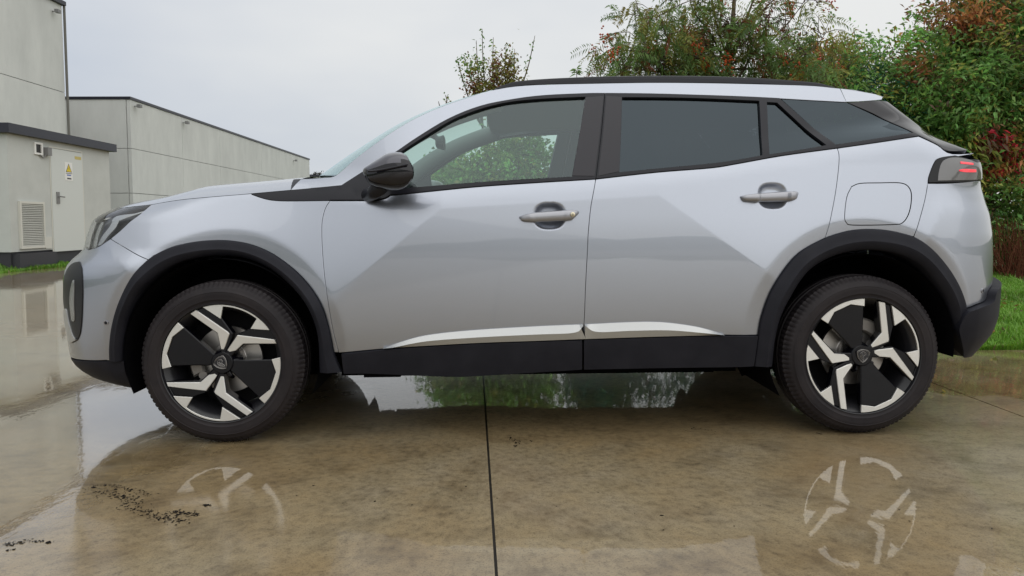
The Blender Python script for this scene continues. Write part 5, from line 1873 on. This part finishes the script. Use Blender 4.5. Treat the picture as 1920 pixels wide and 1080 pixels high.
b.box((hubF[0] + .42, .20, .275), (hubR[0] - .42, CARW - .20, .34)); b.box((hubF[0] + .42, .42, .205), (hubR[0] - .42, CARW - .50, .274)); b.box((hubF[0] + .50, .64, .155), (hubR[0] - .46, 1.15, .204))  # lower two boxes are unseen, added to cut the light beneath the car
b.box((hubF[0] - .62, .52, .20), (hubF[0] + .42, CARW - .52, .50))
b.box((hubR[0] - .42, .52, .23), (hubR[0] + .62, CARW - .52, .50))
# jacking points and seam flange seen below the sill
for px_, w_ in ((693, .03), (727, .05)):
    q = at(px_, 702, .07); b.box((q[0] - w_, .10, .262), (q[0] + w_, .13, .30))
b.build("underside", M['underbody'], car)
mf = MB(); q = at(905, 704, .1)
mf.tube([(hubF[0] + .75, .62, .22), (hubR[0] - .5, .62, .23)], [.03, .03], 10)
mf.build("exhaust_pipe", M['underbody'], car, True)

# ---- cabin
ZB = .92
b = MB(); b.box((hubF_[0] + .44, .16, .42), (hubR_[0] - .45, CARW - .16, .46)); b.box((hubR_[0] - .45, .56, .44), (hubR_[0] + .5, CARW - .56, .52)); b.build("cabin_floor", M['interior'], car)
dash = MB()
q = at(640, 352, .3)
xs0 = at(700, 345, .3)[0]
prof = [(xs0 - .30, 1.03), (xs0 - .02, 1.06), (xs0 + .12, 1.035), (xs0 + .16, .95), (xs0 + .05, .78), (xs0 - .28, .80)]
dash.v = [(x, y, z) for y in (.14, CARW - .14) for x, z in prof]
n = len(prof)
dash.f = [(i, (i + 1) % n, n + (i + 1) % n, n + i) for i in range(n)] + [tuple(range(n))[::-1], tuple(range(n, 2 * n))]
auto_smooth(dash.build("dashboard", M['interior'], car), 25)
# steering wheel on the near (driver's) side
sw = MB()
c = at(832, 352, .50)
tilt = R(28)
pts = []
for i in range(33):
    a = 2 * math.pi * i / 32
    rr = .175
    yy, up_ = rr * math.cos(a), rr * math.sin(a) * .9
    pts.append((c[0] + up_ * math.sin(tilt), .50 + yy, c[2] - .14 + up_ * math.cos(tilt)))
sw.tube(pts, [.017] * 33, 10)
sw.tube([(c[0], .50, c[2] - .14), (c[0] - .3, .50, c[2] - .25)], [.05, .04], 10)
auto_smooth(sw.build("steering_wheel", M['seat'], car), 60)


def seat(x, y, w=.50):
    r = empty("seat", (x, y, .46)); r.parent = car; r.matrix_parent_inverse = Matrix.Translation(-Vector(ROOTC))

    def cushion(nm, secs, hw):
        V, n = [], 20
        for cx, cz, hx, hz, k in secs:
            for j in range(n):
                a = 2 * math.pi * j / n
                ca, sa = math.cos(a), math.sin(a)
                V.append((cx + hx * math.copysign(abs(ca) ** .6, ca), y + hw * k * math.copysign(abs(sa) ** .5, sa), cz))
        L = len(secs)
        b = MB(); b.v = V
        b.f = [(i * n + j, i * n + (j + 1) % n, (i + 1) * n + (j + 1) % n, (i + 1) * n + j) for i in range(L - 1) for j in range(n)] + [tuple(range(n))[::-1], tuple(range((L - 1) * n, L * n))]
        auto_smooth(b.build(nm, M['seat'], r), 50)
    cushion("seat_base", [(x - .25, .47, .24, 0, .95), (x - .25, .58, .27, 0, 1), (x - .25, .64, .24, 0, .93)], w / 2)
    cushion("backrest", [(x + .02, .58, .07, 0, .9), (x + .06, .75, .085, 0, 1), (x + .13, 1.0, .075, 0, .98), (x + .19, 1.17, .055, 0, .82), (x + .20, 1.21, .03, 0, .6)], w / 2)
    cushion("headrest", [(x + .19, 1.23, .03, 0, .35), (x + .20, 1.27, .05, 0, .5), (x + .215, 1.34, .05, 0, .5), (x + .225, 1.385, .025, 0, .38)], w / 2)


sx_ = at(1110, 360, .4)[0]
seat(sx_, .50); seat(sx_, CARW - .50)
rs = hubR_[0] - .46
seat(rs, .47, .42); seat(rs, CARW / 2, .38); seat(rs, CARW - .47, .42)
# inner trim of the windscreen pillars and inside mirror
pt = MB()
pp_ = [np.array(q) + np.array([.03, .05, -.035]) for q in we]
pt.tube(pp_, [.05] * len(pp_), 8)
ptn = pt.build("pillar_trim", M['pillar'], car, True); mirrored(ptn, car)
im = MB()
c = at(833, 268, CARW / 2 - .05)
V = []
for i in range(16):
    a = 2 * math.pi * i / 16
    ca, sa = math.cos(a), math.sin(a)
    V.append((c[0], c[1] + .115 * math.copysign(abs(ca) ** .6, ca), c[2] + .035 * math.copysign(abs(sa) ** .7, sa)))
V2 = [(v[0] - .04, c[1] + (v[1] - c[1]) * .8, c[2] + (v[2] - c[2]) * .7) for v in V]
im.v = V + V2
im.f = [tuple(range(16)), tuple(range(16, 32))[::-1]] + [(i, 16 + i, 16 + (i + 1) % 16, (i + 1) % 16) for i in range(16)]
im.tube([(c[0] - .03, c[1], c[2] + .02), (c[0] - .11, c[1], c[2] + .07)], [.012, .02], 8)
im.build("inside_mirror", M['interior'], car)

# ================================================================== SMALL THINGS ON THE CONCRETE
M['litter'] = mat("wet_leaf_litter", (.010, .008, .007), .85, spec=.15)


def litter(name, label, strokes, n, size):
    b = MB()
    for (x0, y0), (x1, y1), wd, k in strokes:
        for i in range(int(n * k)):
            t = RNG.uniform(0, 1)
            px_, py_ = x0 + (x1 - x0) * t + RNG.normal() * wd, y0 + (y1 - y0) * t + RNG.normal() * wd * .35
            g = ground(px_, py_)
            s = size * RNG.uniform(.35, 1.5) * (2 if RNG.uniform() < .06 else 1)
            a = RNG.uniform(0, 2 * math.pi)
            m = 6
            rr = [s * RNG.uniform(.5, 1.1) for _ in range(m)]
            el = RNG.uniform(.3, .8)
            vt = []
            for j in range(m):
                q = 2 * math.pi * j / m
                u, v = rr[j] * math.cos(q), rr[j] * math.sin(q) * el
                vt.append((g[0] + u * math.cos(a) - v * math.sin(a), g[1] + u * math.sin(a) + v * math.cos(a), .0015))
            vt.append((g[0], g[1], .0015 + s * RNG.uniform(.1, .3)))
            b.add(vt, [(j, (j + 1) % m, m) for j in range(m)])
    return tag(b.build(name, M['litter']), label, "leaf litter", kind="stuff")


litter("leaf_litter", "dark crumbs of wet leaf litter in a streak before the front wheel", [((170, 915), (270, 945), 12, 1.0), ((230, 945), (330, 975), 14, 1.0), ((200, 908), (290, 930), 8, .6), ((325, 960), (368, 966), 7, .9), ((385, 948), (392, 947), 3, .25), ((290, 970), (350, 980), 8, .5)], 130, .0042)
litter("leaf_litter", "few dark leaf crumbs beside the slab joint under the doors", [((955, 822), (975, 830), 5, .5), ((990, 826), (998, 828), 2, .1), ((963, 835), (966, 838), 2, .2), ((1280, 806), (1330, 810), 8, .35), ((1530, 812), (1535, 814), 2, .1)], 60, .0042)
litter("leaf_litter", "dark leaf scraps near the lower left corner of the concrete", [((10, 1022), (60, 1014), 6, .8), ((60, 1014), (95, 1018), 3, .4), ((5, 1035), (30, 1030), 4, .2), ((20, 780), (45, 778), 8, .15)], 60, .0042)
litter("leaf_litter", "scattered single crumbs of dirt on the concrete before the car", [((400, 900), (1900, 1000), 60, 1.0)], 34, .0035)

# fallen leaves along the meadow edge and on the slab behind the car
Pp, Dd, Ll, Ww, Cc = [], [], [], [], []
for i in range(230):
    x = RNG.uniform(1.9, 5.2); y = RNG.uniform(1.85, 4.5) if i < 190 else RNG.uniform(.6, 2.0)
    z = .10 if y > YR + .05 else .006
    a = RNG.uniform(0, 2 * math.pi)
    Pp.append((x, y, z)); Dd.append((math.cos(a), math.sin(a), RNG.uniform(.0, .35))); Ll.append(RNG.uniform(.03, .06)); Ww.append(RNG.uniform(.010, .018))
    Cc.append([YEL * 1.3, BRN, RUST, OLIVE * .8][RNG.integers(4)] * RNG.uniform(.7, 1.3))
V, Fq, C = leaves(np.array(Pp), np.array(Dd), np.array(Ll), np.array(Ww), np.array(Cc), droop=.05)
tag(fast_mesh("fallen_leaves", V, Fq, M['leaf'], None, C), "fallen yellow and brown leaves along the lawn edge behind the rear bumper", "leaf litter", kind="stuff")
